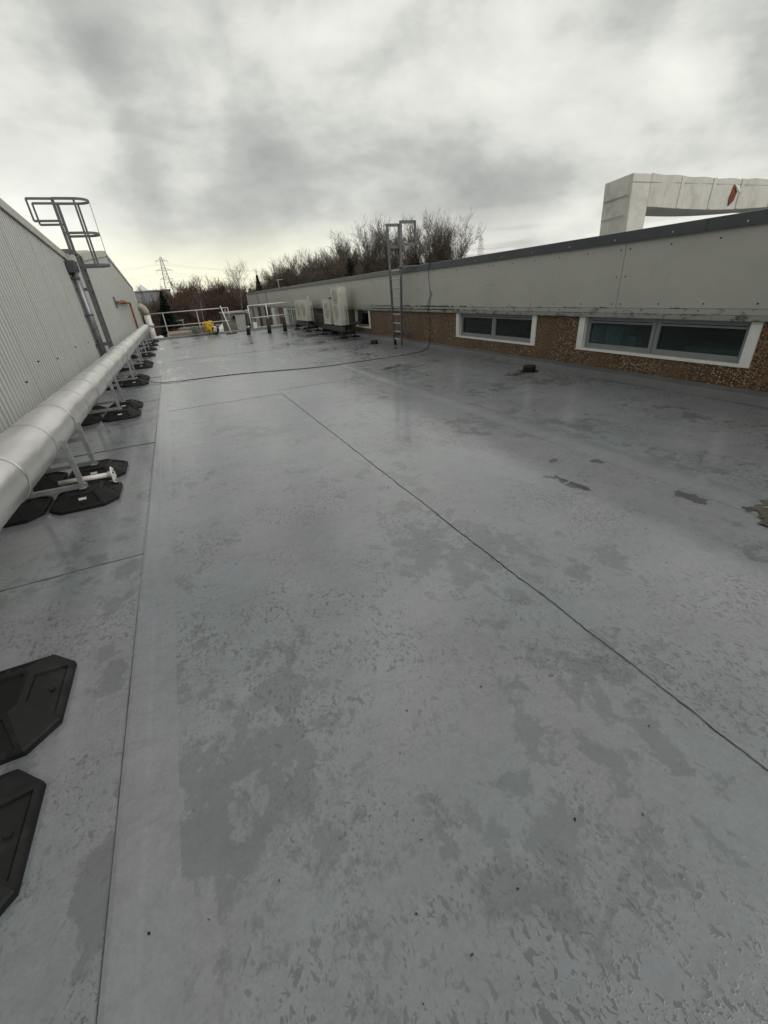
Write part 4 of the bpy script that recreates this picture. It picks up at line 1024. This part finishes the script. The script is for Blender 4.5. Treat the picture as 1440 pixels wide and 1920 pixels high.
# ================================================================== VENT POLES, RAILS, BUNDLES at the far edge
def vpole(x, y, h, lean, label, cap):
    t = thing('vent_pole', label, 'vent pipe', (x, y, 0), 0, 'black sleeved vent pipes')
    mb = MB(); mb.tube([(x, y, 0.0), (x+lean*0.3, y, h*0.3), (x+lean*h, y, h)], [0.105, 0.10, 0.10], 14); build('sleeve', mb, M['sleeve'], t, smooth=True)
    if cap: mb = MB(); mb.tube([(x+lean*h, y, h-0.002), (x+lean*h, y, h+0.10)], 0.07, 12); mb.tube([(x+lean*h, y, h+0.10), (x+lean*h, y, h+0.16)], [0.10, 0.06], 12); build('cowl', mb, M['duct_dark'], t, smooth=False)
    else: mb = MB(); mb.tube([(x+lean*h, y, h-0.002), (x+lean*h, y, h+0.05)], [0.105, 0.08], 12); build('cap', mb, M['galv_dull'], t)
    if cap == 2:
        mb = MB(); mb.tube([(x+lean*0.3, y, 0.32), (x+lean*0.38, y, 0.42)], 0.108, 14); build('jubilee_band', mb, M['galv'], t, smooth=True)
vpole(3.41, 24.3, 1.02, 0.12, 'tallest black sleeved vent pipe with a cowl and silver band', 2)
vpole(4.43, 23.9, 0.70, 0.05, 'shorter black vent pipe between the tallest one and the air conditioners', 0)
vpole(5.31, 24.1, 0.68, 0.02, 'black vent pipe closest to the air conditioners', 0)
rl = thing('guardrail', 'grey tube guardrail with two rails along the kerb by the factory', 'guardrail', (1, RY+0.12, 0.1))
RYc = RY+0.12
mb = MB(); mb.tube([(-1.15, RYc, 1.295), (3.0, RYc, 1.30)], 0.027, 8); build('top_rail', mb, M['rail'], rl, smooth=True)
mb = MB(); mb.tube([(-1.14, RYc, 0.65), (2.98, RYc, 0.64)], 0.024, 8); build('mid_rail', mb, M['rail'], rl, smooth=True)
mb = MB(); mb.tube([(2.99, RYc, 1.32), (2.99, RYc, 0.60)], 0.026, 8); build('end_return', mb, M['rail'], rl, smooth=True)
for x in (-0.40, 1.31):
    mb = MB(); mb.tube([(x, RYc, 0.10), (x, RYc, 1.29)], 0.028, 8); mb.tube([(x, RYc, 0.10), (x, RYc, 0.14)], 0.07, 8); build('post', mb, M['rail'], rl, smooth=False)
mb = MB(); mb.tube([(2.62, RYc-0.02, 1.40), (2.80, RYc-0.95, 0.05)], 0.026, 8); build('brace', mb, M['white'], rl, smooth=True)
mb = MB(); mb.box(2.50, 3.08, RYc-1.12, RYc-0.86, 0.008, 0.06); build('counterweight', mb, M['black'], rl, bevel=0.012)
r2_ = thing('guardrail', 'pale tube guardrail with chain links running to the clad wall', 'guardrail', (5, RYc, 0.1))
mb = MB(); mb.tube([(4.11, RYc, 1.30), (6.88, RYc, 1.33)], 0.030, 8); build('top_rail', mb, M['white'], r2_, smooth=True)
mb = MB(); mb.tube([(4.12, RYc, 0.66), (6.88, RYc, 0.69)], 0.027, 8); build('mid_rail', mb, M['white'], r2_, smooth=True)
mb = MB(); mb.tube([(4.12, RYc, 0.14), (6.88, RYc, 0.16)], 0.022, 8); build('toe_rail', mb, M['white'], r2_, smooth=True)
for x in (4.11, 5.15):
    mb = MB(); mb.tube([(x, RYc, 0.10), (x, RYc, 1.30)], 0.028, 8); build('post', mb, M['white'], r2_, smooth=True)
mb = MB(); rnd = random.Random(3)
for q in range(14):
    z = 1.0-q*0.035; x = 4.22+0.02*math.sin(q*2); pts = [(x+0.028*math.cos(a), RYc-0.05+(0.028*math.sin(a) if q % 2 else 0), z+(0.028*math.sin(a) if not q % 2 else 0)) for a in [i*PI/4 for i in range(9)]]
    mb.tube(pts, 0.009, 4, False)
build('chain', mb, M['galv'], r2_)
mb = MB(); mb.box(4.2, 4.42, RYc-0.12, RYc+0.02, 0.10, 0.42)
top('white_box', mb, M['white'], 'small white box at the foot of the chained guardrail post', 'box', (4.3, RYc, 0.1), bevel=0.01)
# yellow bundle
yb = thing('hose_bundle', 'yellow webbing heaped over a black bag on the far kerb', 'bundle', (1.9, RY-0.25, 0))
rnd = random.Random(8)
for q in range(16):
    cx_, cz_ = 1.80+rnd.uniform(-0.22, 0.16), 0.42+rnd.uniform(-0.22, 0.17); rr = rnd.uniform(0.09, 0.20); ph = rnd.uniform(0, PI); cy_ = RY-0.30+rnd.uniform(-0.12, 0.1)
    pts = [(cx_+rr*math.cos(a), cy_+rr*0.6*math.sin(a+ph), cz_+rr*0.8*math.sin(a)) for a in [i*2*PI/14 for i in range(12)]]
    mb = MB(); mb.tube(pts, 0.030, 6); build('webbing_loop', mb, M['yellow'], yb, smooth=True)
bm = bmesh.new(); bmesh.ops.create_icosphere(bm, subdivisions=3, radius=1)
for v in bm.verts:
    nz = 1+0.14*math.sin(v.co.x*6+1)+0.12*math.sin(v.co.z*7+v.co.y*5)
    v.co = Vector((v.co.x*0.19*nz, v.co.y*0.17*nz, v.co.z*0.24*nz)) + Vector((0.13, -0.12, 0.25))
me = bpy.data.meshes.new('bag'); bm.to_mesh(me); bm.free(); me.materials.append(M['black']); o = child(me, 'bag', yb)
for q in range(3):
    mb = MB(); mb.tube(smooth_path([(1.93+q*0.06, RY-0.57, 0.50-q*0.05), (1.98+q*0.05, RY-0.60, 0.38), (1.90+q*0.06, RY-0.58, 0.22-q*0.04)], 4), 0.022, 5); build('white_strap', mb, M['white'], yb, smooth=True)
# tangled netting
nb = MB(); rnd = random.Random(9)
for q in range(60):
    c = Vector((1.05+rnd.gauss(0, 0.11), RY-0.28+rnd.gauss(0, 0.07), 0.20+abs(rnd.gauss(0, 0.13)))); dd = Vector((rnd.gauss(0, 1), rnd.gauss(0, 1), rnd.gauss(0, 1))).normalized()*0.16
    e_ = Vector((rnd.gauss(0, 0.05), rnd.gauss(0, 0.05), rnd.gauss(0, 0.05)))
    p = [c-dd, c+e_, c+dd]
    for v in p: v.z = max(0.02, v.z)
    nb.tube(p, 0.014, 4)
top('netting_heap', nb, M['mossy'], 'tangled dark netting heap on the kerb beside the yellow bundle', 'netting', (1.05, RY-0.28, 0))

# ================================================================== YARD beyond the kerb
mb = MB(); mb.prism([(-2.6, 44), (2.2, 44), (2.4, 60), (-0.8, 60)], 'z', G+0.004, G+0.02)
tagit(build('earth_track', mb, M['earth']), kind='structure', label='bare pale earth patch in the yard')
mb = MB(); mb.prism([(-2.8, 46), (6.5, 45), (7.2, 51), (-2.4, 53)], 'z', G+0.024, G+0.5)
lw = thing('yard_wall', 'low speckled stone wall with pale coping across the yard', 'wall', (2.5, 50, G))
mb = MB(); mb.prism([(-0.4, 49.6), (7.4, 49.0), (7.4, 49.3), (-0.4, 49.9)], 'z', G, -0.58); build('wall', mb, M['stone'], lw)
for q in range(6):
    a, b = -0.45+q*1.32, -0.45+(q+1)*1.32
    mb = MB(); yq = lambda x: 49.6-0.077*(x+0.4)
    mb.prism([(a, yq(a)-0.08), (b-0.02, yq(b)-0.08), (b-0.02, yq(b)+0.38), (a, yq(a)+0.38)], 'z', -0.578, -0.42); build('coping_stone', mb, M['coping'], lw)
mb = MB(); mb.prism([(-0.75, 42), (2.05, 42.5), (1.9, 46.5), (-0.6, 46)], 'z', G+0.03, -0.50)
top('earth_mound', mb, M['earth'], 'flat topped heap of pale earth behind the guardrail posts', 'earth heap', (0.6, 44, G), bevel=0.05)
bc = thing('picnic_frame', 'pale tubular table frame standing in the dark yard behind the rail', 'table frame', (0.45, 51.3, G))
mb = MB(); mb.tube([(-0.10, 51, 0.16), (1.0, 51, 0.20)], 0.03, 6); mb.tube([(-0.10, 51.6, 0.16), (1.0, 51.6, 0.20)], 0.03, 6); build('top_rail', mb, M['rail'], bc)
for x, y in ((0.0, 51), (0.9, 51), (0.0, 51.6), (0.9, 51.6)):
    mb = MB(); mb.tube([(x, y, G), (x, y, 0.18)], 0.03, 6); build('leg', mb, M['rail'], bc)
def sack(x, y, z0, sx, sy, sz, label, name='rubble_sack'):
    bm = bmesh.new(); bmesh.ops.create_icosphere(bm, subdivisions=3, radius=1)
    for v in bm.verts:
        nz = 1+0.1*math.sin(v.co.x*5+x)+0.08*math.sin(v.co.y*6+v.co.z*4)
        v.co = Vector((v.co.x*sx*nz, v.co.y*sy*nz, max(-0.6, v.co.z)*sz*nz+sz*0.6))
    me = bpy.data.meshes.new(name); bm.to_mesh(me); bm.free(); me.materials.append(M['sheet'])
    for p in me.polygons: p.use_smooth = True
    o = bpy.data.objects.new(name, me); C.objects.link(o); o.location = (x, y, z0); tagit(o, label, 'sack')
sack(-0.93, RY+0.6, -0.25, 0.30, 0.28, 0.28, 'white bulging sack just over the kerb by the last pipe support')
ct = MB(); ct.add([(3.15, 40, G), (4.4, 40, G), (4.4, 42, G), (3.15, 42, G), (3.3, 40.2, -0.45), (4.3, 40.2, -0.28), (4.3, 41.8, -0.28), (3.3, 41.8, -0.45), (3.95, 40.6, 0.06), (3.95, 41.4, 0.06)],
  [(0, 1, 5, 4), (1, 2, 6, 5), (2, 3, 7, 6), (3, 0, 4, 7), (4, 5, 8), (5, 6, 9, 8), (6, 7, 9), (7, 4, 8, 9)])
top('covered_heap', ct, M['sheet'], 'white tarpaulin draped to a peak beside the cream shed', 'tarpaulin', (3.8, 41, G))
# shed
sh = thing('shed', 'cream ribbed sheet shed with a grey mossy end beyond the guardrail gap', 'shed', (4.2, 34, G))
SY = 33.0
mb = MB(); mb.box(3.95, 4.75, SY+0.04, 36.5, G, 0.80); build('wall', mb, M['shed'], sh)
rib = 3.93
for q in range(5):
    x0_ = 3.95+q*0.16; mb = MB(); mb.prism([(x0_, SY+0.04), (x0_+0.03, SY), (x0_+0.10, SY), (x0_+0.13, SY+0.04)], 'z', G, 0.72); build('ribbed_sheet', mb, M['shed'], sh)
mb = MB(); mb.box(3.36, 3.945, SY-0.05, 36.5, G, 0.84); build('end_wall', mb, M['mossy'], sh)
mb = MB(); mb.box(3.30, 4.85, SY-0.1, 36.6, 0.845, 0.93); build('roof', mb, M['coping'], sh)
mb = MB(); mb.tube([(3.86, SY-0.05, 0.62), (3.86, SY-0.16, 0.60)], [0.07, 0.11], 10); build('lamp', mb, M['black'], sh)
mb = MB(); mb.tube([(3.5, SY+1, 0.93), (3.5, SY+1, 1.15)], 0.05, 8); build('flue', mb, M['duct_dark'], sh)

# ================================================================== TREES
def twig_tube(V, F, p, q, r0, r1):
    t = (q-p); L = t.length
    if L < 1e-5: return
    t /= L; u = Vector((0, 0, 1)) if abs(t.z) < 0.9 else Vector((1, 0, 0)); a = t.cross(u).normalized(); b = t.cross(a); k_ = len(V)
    for c, r in ((p, r0), (q, r1)):
        for j in range(3):
            an = 2*PI*j/3; V.append(c+a*math.cos(an)*r+b*math.sin(an)*r)
    for j in range(3): F.append((k_+j, k_+(j+1) % 3, k_+3+(j+1) % 3, k_+3+j))
def grow(seed, height, trunk_r, stems=1, spread=0.35, rise=0.75, levels=4, fan=(5, 5, 6, 5), twig_r=0.007, base=0.15, droop=0.0, splay=0.12, len0=0.5, lean=0.0):
    rnd = random.Random(seed); TV, TF, CV, CF = [], [], [], []
    def branch(p, dirv, L, r, lev):
        segs = 4 if lev <= 1 else (3 if lev == 2 else 2); pts = [p.copy()]; dd = dirv.copy(); rad = [r]
        for s_ in range(segs):
            jit = 0.10+0.05*lev
            dd = (dd+Vector((rnd.gauss(0, jit), rnd.gauss(0, jit), rnd.gauss(0, jit*0.6)+(0.10*rise if lev > 0 else 0.02)-(droop*(s_+1) if lev >= levels-1 else 0)))).normalized()
            pts.append(pts[-1]+dd*L/segs); rad.append(max(twig_r*0.6, r*(1-0.75*(s_+1)/segs)))
        V, F = (TV, TF) if lev <= 0 else (CV, CF)
        for s_ in range(segs): twig_tube(V, F, pts[s_], pts[s_+1], rad[s_], rad[s_+1])
        if lev >= levels: return
        nb_ = fan[min(lev, len(fan)-1)]
        for i in range(nb_):
            t = (base+(1-base)*(i+rnd.random())/nb_) if lev == 0 else (0.2+0.8*(i+rnd.random())/nb_)
            t = min(0.98, t); f = t*segs; k_ = int(f); pp = pts[k_].lerp(pts[min(k_+1, segs)], f-k_)
            tg = (pts[min(k_+1, segs)]-pts[k_]).normalized(); az = rnd.uniform(0, 2*PI)
            side = Vector((math.cos(az), math.sin(az), 0)); nd = (tg*(1-spread)+side*spread*1.25+Vector((0, 0, rise*0.35))).normalized()
            ll = L*len0*(1.05-0.35*t)*rnd.uniform(0.75, 1.25) if lev == 0 else L*rnd.uniform(0.45, 0.7)
            branch(pp, nd, ll, max(twig_r, rad[min(k_, segs)]*0.55), lev+1)
    for s_ in range(stems):
        az = rnd.uniform(0, 2*PI); sp = splay*(0.1+0.9*math.sqrt(rnd.random())) if stems > 1 else 0.03
        branch(Vector((math.cos(az)*0.12*stems*rnd.random(), math.sin(az)*0.12*stems*rnd.random(), 0)), Vector((math.cos(az)*sp+lean, math.sin(az)*sp, 1)).normalized(), height*0.86*rnd.uniform(0.85, 1.05)*(1-0.30*(sp/splay)**2 if stems > 1 else 1), trunk_r, 0)
    return (TV, TF), (CV, CF)
def tree_meshes(name, mt, mc, **kw):
    T, Cc = grow(**kw); out = []
    zmax = max(v[2] for v in Cc[0]+T[0]); s_ = kw['height']/zmax
    for (V, F), nm, mat in ((T, 'trunk', mt), (Cc, 'crown', mc)):
        me = bpy.data.meshes.new(nm); me.from_pydata([(v[0]*s_, v[1]*s_, v[2]*s_) for v in V], [], F); me.materials.append(mat)
        out.append(me)
    return out
kinds = {}
for i in range(3): kinds['upright%d' % i] = tree_meshes('u', M['bark'], M['bark_grey'], seed=100+i, height=10, trunk_r=0.12, stems=7, spread=0.38, rise=0.75, levels=4, fan=(12, 6, 4, 3), twig_r=0.013, base=0.12, splay=0.30, len0=0.38)
for i in range(3): kinds['broad%d' % i] = tree_meshes('b', M['bark'], M['bark_grey'], seed=200+i, height=12, trunk_r=0.15, stems=11, spread=0.44, rise=0.45, levels=4, fan=(14, 7, 4, 3), twig_r=0.013, base=0.2, splay=0.66, len0=0.36)
for i in range(4): kinds['shrub%d' % i] = tree_meshes('s', M['bark'], M['bark_red'], seed=300+i, height=6, trunk_r=0.07, stems=7, spread=0.42, rise=0.7, levels=4, fan=(9, 6, 4, 3), twig_r=0.015, base=0.08, splay=0.5, len0=0.46)
kinds['birch0'] = tree_meshes('bi', M['birchbark'], M['birchtwig'], seed=400, height=8.6, trunk_r=0.085, stems=1, spread=0.34, rise=0.7, levels=4, fan=(20, 6, 4, 3), twig_r=0.006, base=0.38, droop=0.14, len0=0.34)
kinds['birch1'] = tree_meshes('bi', M['birchbark'], M['birchtwig'], seed=401, height=6.2, trunk_r=0.075, stems=2, spread=0.34, rise=0.7, levels=4, fan=(11, 5, 4, 2), twig_r=0.006, base=0.35, droop=0.10, len0=0.34, splay=0.2)
kinds['sapling'] = tree_meshes('sp', M['bark_grey'], M['bark_grey'], seed=500, height=6.5, trunk_r=0.05, stems=1, spread=0.35, rise=0.8, levels=3, fan=(14, 5, 4), twig_r=0.007, base=0.4, len0=0.30)
def conifer(seed, h, r, mat):
    rnd = random.Random(seed); T = MB(); T.tube([(0, 0, 0), (0, 0, h*0.97)], [0.11, 0.015], 6); Cr = MB(); V, F = [], []
    n = int(h*420)
    for i in range(n):
        t = rnd.random()**0.8; z = h*(0.06+0.94*t); R_ = r*(1-t)**0.8*rnd.uniform(0.35, 1.12)+0.05; a = rnd.uniform(0, 2*PI)
        c = Vector((math.cos(a), math.sin(a), 0)); p = c*R_*0.35+Vector((0, 0, z)); q = c*R_+Vector((0, 0, z+rnd.uniform(-0.12, 0.22)))
        sd_ = Vector((-c.y, c.x, rnd.uniform(-0.4, 0.4)))*rnd.uniform(0.07, 0.17)
        k_ = len(V); mdp = p.lerp(q, 0.6)
        V += [p, mdp+sd_, q, mdp-sd_, mdp+Vector((0, 0, 0.05))]; F += [(k_, k_+1, k_+4), (k_+1, k_+2, k_+4), (k_+2, k_+3, k_+4), (k_+3, k_, k_+4)]
    Cr.add(V, F)
    return [T.mesh('trunk', M['bark']), Cr.mesh('crown', mat)]
kinds['conifer0'] = conifer(1, 5.2, 1.65, M['needle']); kinds['conifer1'] = conifer(2, 6.0, 1.2, M['needle']); kinds['conifer2'] = conifer(3, 5.5, 1.9, M['needle2'])
NH = {'upright': 10, 'broad': 12, 'shrub': 6, 'birch0': 8.6, 'birch1': 6.2, 'sapling': 6.5, 'conifer0': 5.2, 'conifer1': 6.0, 'conifer2': 5.5}
def plant(kind, x, y, topz, label, name, cat, group, wide=1.0, rz=None):
    h0 = NH.get(kind) or NH[kind[:-1]]
    s_ = (topz-G)/h0
    t = thing(name, label, cat, (x, y, G), 0, group)
    t.scale = (s_*wide, s_*wide, s_); t.rotation_euler = (0, 0, random.Random(x*7+y).uniform(0, 6.28) if rz is None else rz)
    child(kinds[kind][0], 'trunk', t); child(kinds[kind][1], 'crown', t)
rnd = random.Random(21)
# row of upright bare trees behind the clad building
row = [(11.9, 4.9), (12.7, 5.3), (13.6, 5.6), (14.5, 6.0), (15.3, 6.3), (16.2, 6.6), (17.0, 6.6), (17.9, 6.9), (18.8, 7.1), (19.7, 7.1), (20.6, 7.3), (21.5, 7.4), (22.5, 7.6)]
for i, (x, z) in enumerate(row):
    plant('upright%d' % (i % 3), x, 60+rnd.uniform(-1.5, 3), z+rnd.uniform(-0.25, 0.25), 'slim upright bare tree, %s in the close row counted from the narrow dark conifer' % (ord_+['thirteenth'])[i], 'bare_tree', 'tree', 'row of upright bare trees', 1.0)
for i, (x, z) in enumerate([(12.3, 4.5), (14.0, 5.2), (15.8, 5.7), (17.5, 5.9), (19.2, 6.2), (21.0, 6.3), (23.2, 6.6), (25.0, 6.6)]):
    plant('shrub%d' % (i % 4), x, 64+rnd.uniform(-1, 2), z-1.2, 'brushy dark tree low behind the upright row, %s from the narrow dark conifer' % ord_[i], 'bare_tree', 'tree', 'understorey behind the upright trees', 0.8)
bigs = [('broad0', 24.3, 61, 9.2, 'medium bare tree at the end of the upright row nearest the wall ladder', 0.85), ('broad1', 27.4, 62, 10.5, 'bare tree seen through the lower hand loop of the wall ladder', 0.85),
        ('broad2', 30.6, 62, 10.4, 'bare tree seen through the higher hand loop of the wall ladder', 0.85), ('broad0', 35.0, 60, 10.8, 'bare spreading tree just past the ladder loops, one of the tallest pair', 0.85),
        ('broad2', 37.9, 60.5, 11.3, 'tallest bare fan-shaped tree next to the thin far pylon', 0.74)]
for kd, x, y, z, lb, wd_ in bigs: plant(kd, x, y, z, lb, 'bare_tree', 'tree', 'large bare trees behind the clad building', wd_)
for i, (x, y, z, lb) in enumerate([(28.9, 60, 4.6, 'dark evergreen low behind the wall ladder'), (33.2, 60, 5.4, 'dark evergreen filling the gap before the tallest bare trees'), (22.9, 59, 5.2, 'dark evergreen at the foot of the upright row')]):
    plant('conifer2', x, y, z, lb, 'evergreen_tree', 'tree', 'evergreens among the bare trees', 1.3)
# thicket to the left of it
th = [(1.1, 58, 3.9), (2.0, 60, 4.4), (2.9, 57, 3.6), (3.6, 61, 4.3), (4.5, 59, 4.6), (5.3, 61, 4.7), (5.9, 57, 3.7), (6.6, 60, 3.9), (7.4, 62, 3.8), (8.2, 59, 3.5), (9.0, 61, 3.5), (9.7, 58, 3.3), (0.6, 55, 2.9), (2.4, 54, 2.7), (4.0, 54.5, 2.6), (5.6, 54, 2.6), (7.2, 54.5, 2.5), (8.8, 55, 2.4), (10.4, 57, 3.0),
      (1.5, 63, 4.0), (3.2, 64, 4.3), (5.0, 65, 4.7), (6.9, 65, 4.0), (8.6, 65, 3.7)]
for i, (x, y, z) in enumerate(th):
    plant('shrub%d' % (i % 4), x, y, z, 'reddish brown leafless shrub in the dense thicket beyond the guardrail', 'thicket_shrub', 'shrub', 'reddish thicket beyond the guardrail', 1.0)
plant('birch0', 7.0, 53, 6.0, 'tall slim birch with a pale trunk rising above the reddish thicket', 'birch_tree', 'tree', None, 0.9)
plant('birch1', 2.95, 51.5, 3.3, 'forked pale birch standing in front of the thicket behind the rail', 'birch_tree', 'tree', None, 0.9)
plant('conifer0', -0.35, 50, 2.75, 'dark green pointed conifer behind the guardrail near the factory end', 'conifer_tree', 'tree', None, 1.0)
plant('conifer1', 10.45, 58, 3.95, 'narrow dark conifer at the edge of the upright bare trees', 'conifer_tree', 'tree', None, 1.0)
plant('sapling', -2.75, 60, 4.6, 'thin bare sapling against the sky beside the factory end', 'sapling_tree', 'tree', None, 0.8)
plant('sapling', -2.05, 57, 3.7, 'second thin bare sapling, nearer the dark pointed conifer', 'sapling_tree', 'tree', None, 0.8, 2.0)
for i, (x, y, z) in enumerate([(-2.6, 55, 2.2), (-1.6, 56, 2.4), (-0.9, 58, 2.5), (-2.1, 60, 2.5), (-1.2, 62, 2.7), (0.0, 61, 2.8)]):
    plant('sapling' if i % 2 else 'shrub%d' % (i % 4), x, y, z, 'grey leafless scrub bush, %s of six from the factory end towards the dark pointed conifer' % ord_[(0, 2, 4, 1, 3, 5)[i]], 'scrub_bush', 'shrub', 'grey scrub by the factory end', 1.2)
# undergrowth and far wooded belt
def brush(name, label, boxes, nper, hmin, hmax, mat, seed, wdt):
    rnd = random.Random(seed); V, F = [], []
    for (x0, x1, y0, y1) in boxes:
        for i in range(nper):
            p = Vector((rnd.uniform(x0, x1), rnd.uniform(y0, y1), G)); h = rnd.uniform(hmin, hmax); az = rnd.uniform(0, 6.28)
            q = p+Vector((math.cos(az)*h*0.4, math.sin(az)*h*0.4, h)); twig_tube(V, F, p, q, wdt, wdt*0.4)
            for _ in range(3):
                t = rnd.uniform(0.3, 0.9); a = p.lerp(q, t); az = rnd.uniform(0, 6.28); b = a+Vector((math.cos(az), math.sin(az), rnd.uniform(0.2, 1.2)))*h*0.3; twig_tube(V, F, a, b, wdt*0.5, wdt*0.25)
    me = bpy.data.meshes.new(name); me.from_pydata(V, [], F); me.materials.append(mat)
    o = bpy.data.objects.new(name, me); C.objects.link(o); tagit(o, label, None, None, 'stuff')
brush('undergrowth', 'tangled brown undergrowth at the foot of the thicket', [(-3, 11, 51, 66)], 5200, 0.8, 2.4, M['bark_red'], 61, 0.014)
brush('undergrowth', 'dark brushwood under the row of bare trees', [(9, 44, 58, 68)], 6500, 1.5, 4.2, M['bark'], 62, 0.02)
fw = MB(); rnd = random.Random(63); V, F = [], []
for i in range(2600):
    a = rnd.uniform(-0.35, 1.0); dist = rnd.uniform(230, 420); x, y = math.sin(a)*dist, math.cos(a)*dist; h = rnd.uniform(4, 8.5)
    w_ = rnd.uniform(2, 4); k_ = len(V)
    V += [Vector((x-w_, y, G)), Vector((x+w_, y, G)), Vector((x+w_*0.5, y+1, G+h*0.8)), Vector((x, y, G+h)), Vector((x-w_*0.6, y-1, G+h*0.7)), Vector((x, y-w_*0.6, G+h*0.6))]
    F += [(k_, k_+5, k_+4), (k_+4, k_+5, k_+3), (k_+5, k_+2, k_+3), (k_+5, k_+1, k_+2), (k_, k_+1, k_+5), (k_+2, k_+1, k_, k_+4, k_+3)]
fw.add(V, F); tagit(build('distant_woods', fw, M['bark_grey']), 'far belt of woods on the horizon', None, None, 'stuff')
# distant building with pyramid roof
fb = thing('distant_warehouse', 'distant low grey warehouse with a small white pyramid rooflight', 'building', (-9, 250, G))
mb = MB(); mb.box(-22, 2.5, 250, 270, G, 8.0); build('wall', mb, M['farwall'], fb)
mb = MB(); mb.box(-22.3, 2.8, 249.5, 270.5, 8.0, 8.5); build('roof', mb, M['farwall'], fb)
mb = MB(); mb.add([(-12.3, 252, 8.5), (-6.6, 252, 8.5), (-6.6, 258, 8.5), (-12.3, 258, 8.5), (-9.6, 255, 11.4)], [(0, 1, 4), (1, 2, 4), (2, 3, 4), (3, 0, 4)]); build('rooflight', mb, M['farwhite'], fb)

# pylons
def pylon(x, y, h, label, rz):
    t = thing('pylon', label, 'pylon', (x, y, G), rz, 'lattice power pylons')
    lv = [0, 0.22, 0.42, 0.56, 0.68, 0.79, 0.89, 0.965]; ws = [h*0.085*(1-l)**0.9+h*0.014 for l in lv]; r = 0.16
    mb = MB()
    cs = lambda i: [(sx*ws[i], sy*ws[i], lv[i]*h) for sx, sy in ((-1, -1), (1, -1), (1, 1), (-1, 1))]
    for i in range(len(lv)-1):
        A, B = cs(i), cs(i+1)
        for j in range(4): mb.tube([A[j], B[j]], r, 4)
    for j in range(4): mb.tube([cs(7)[j], (0, 0, h)], r*0.8, 4)
    build('leg', mb, M['pylon'], t, local=True)
    mb = MB()
    for i in range(len(lv)-1):
        A, B = cs(i), cs(i+1)
        for j in range(4):
            j2 = (j+1) % 4
            mb.tube([A[j], B[j2]], r*0.6, 3); mb.tube([A[j2], B[j]], r*0.6, 3); mb.tube([B[j], B[j2]], r*0.6, 3)
    build('bracing', mb, M['pylon'], t, local=True)
    for z, L in ((0.91, 0.115), (0.74, 0.155), (0.58, 0.125)):
        mb = MB()
        for s_ in (-1, 1):
            for yy in (-0.02, 0.02): mb.tube([(0, yy*h, z*h), (s_*L*h, 0, z*h)], r*0.8, 4)
            mb.tube([(0, 0, (z+0.045)*h), (s_*L*h, 0, z*h)], r*0.8, 4)
            mb.tube([(s_*L*h, 0, z*h), (s_*L*h, 0, (z-0.055)*h)], r*0.7, 4)
        build('cross_arm', mb, M['pylon'], t, local=True)
pylon(4.2, 450, 40.3, 'lattice pylon against the pale sky by the dark conifer', 0.1)
pylon(333, 450, 48.5, 'far thin lattice pylon top showing over the clad roof', 0.4)
wr = thing('power_lines', 'sagging power lines strung from the pylon by the factory end', 'power line', (4.2, 450, 20))
for z, L in ((0.855, 0.115), (0.685, 0.155), (0.525, 0.125)):
    for s_ in (-1, 1):
        a = Vector((4.2+s_*L*40.3, 450, G+z*40.3)); mb = MB()
        for e_ in (Vector((-260, 330+s_*6, a.z-3)), Vector((240, 520+s_*8, a.z+1))):
            pts = [a.lerp(e_, q/16)-Vector((0, 0, 9*4*(q/16)*(1-q/16))) for q in range(17)]
            mb.tube(pts, 0.06, 3, False)
        build('conductor', mb, M['pylon'], wr)
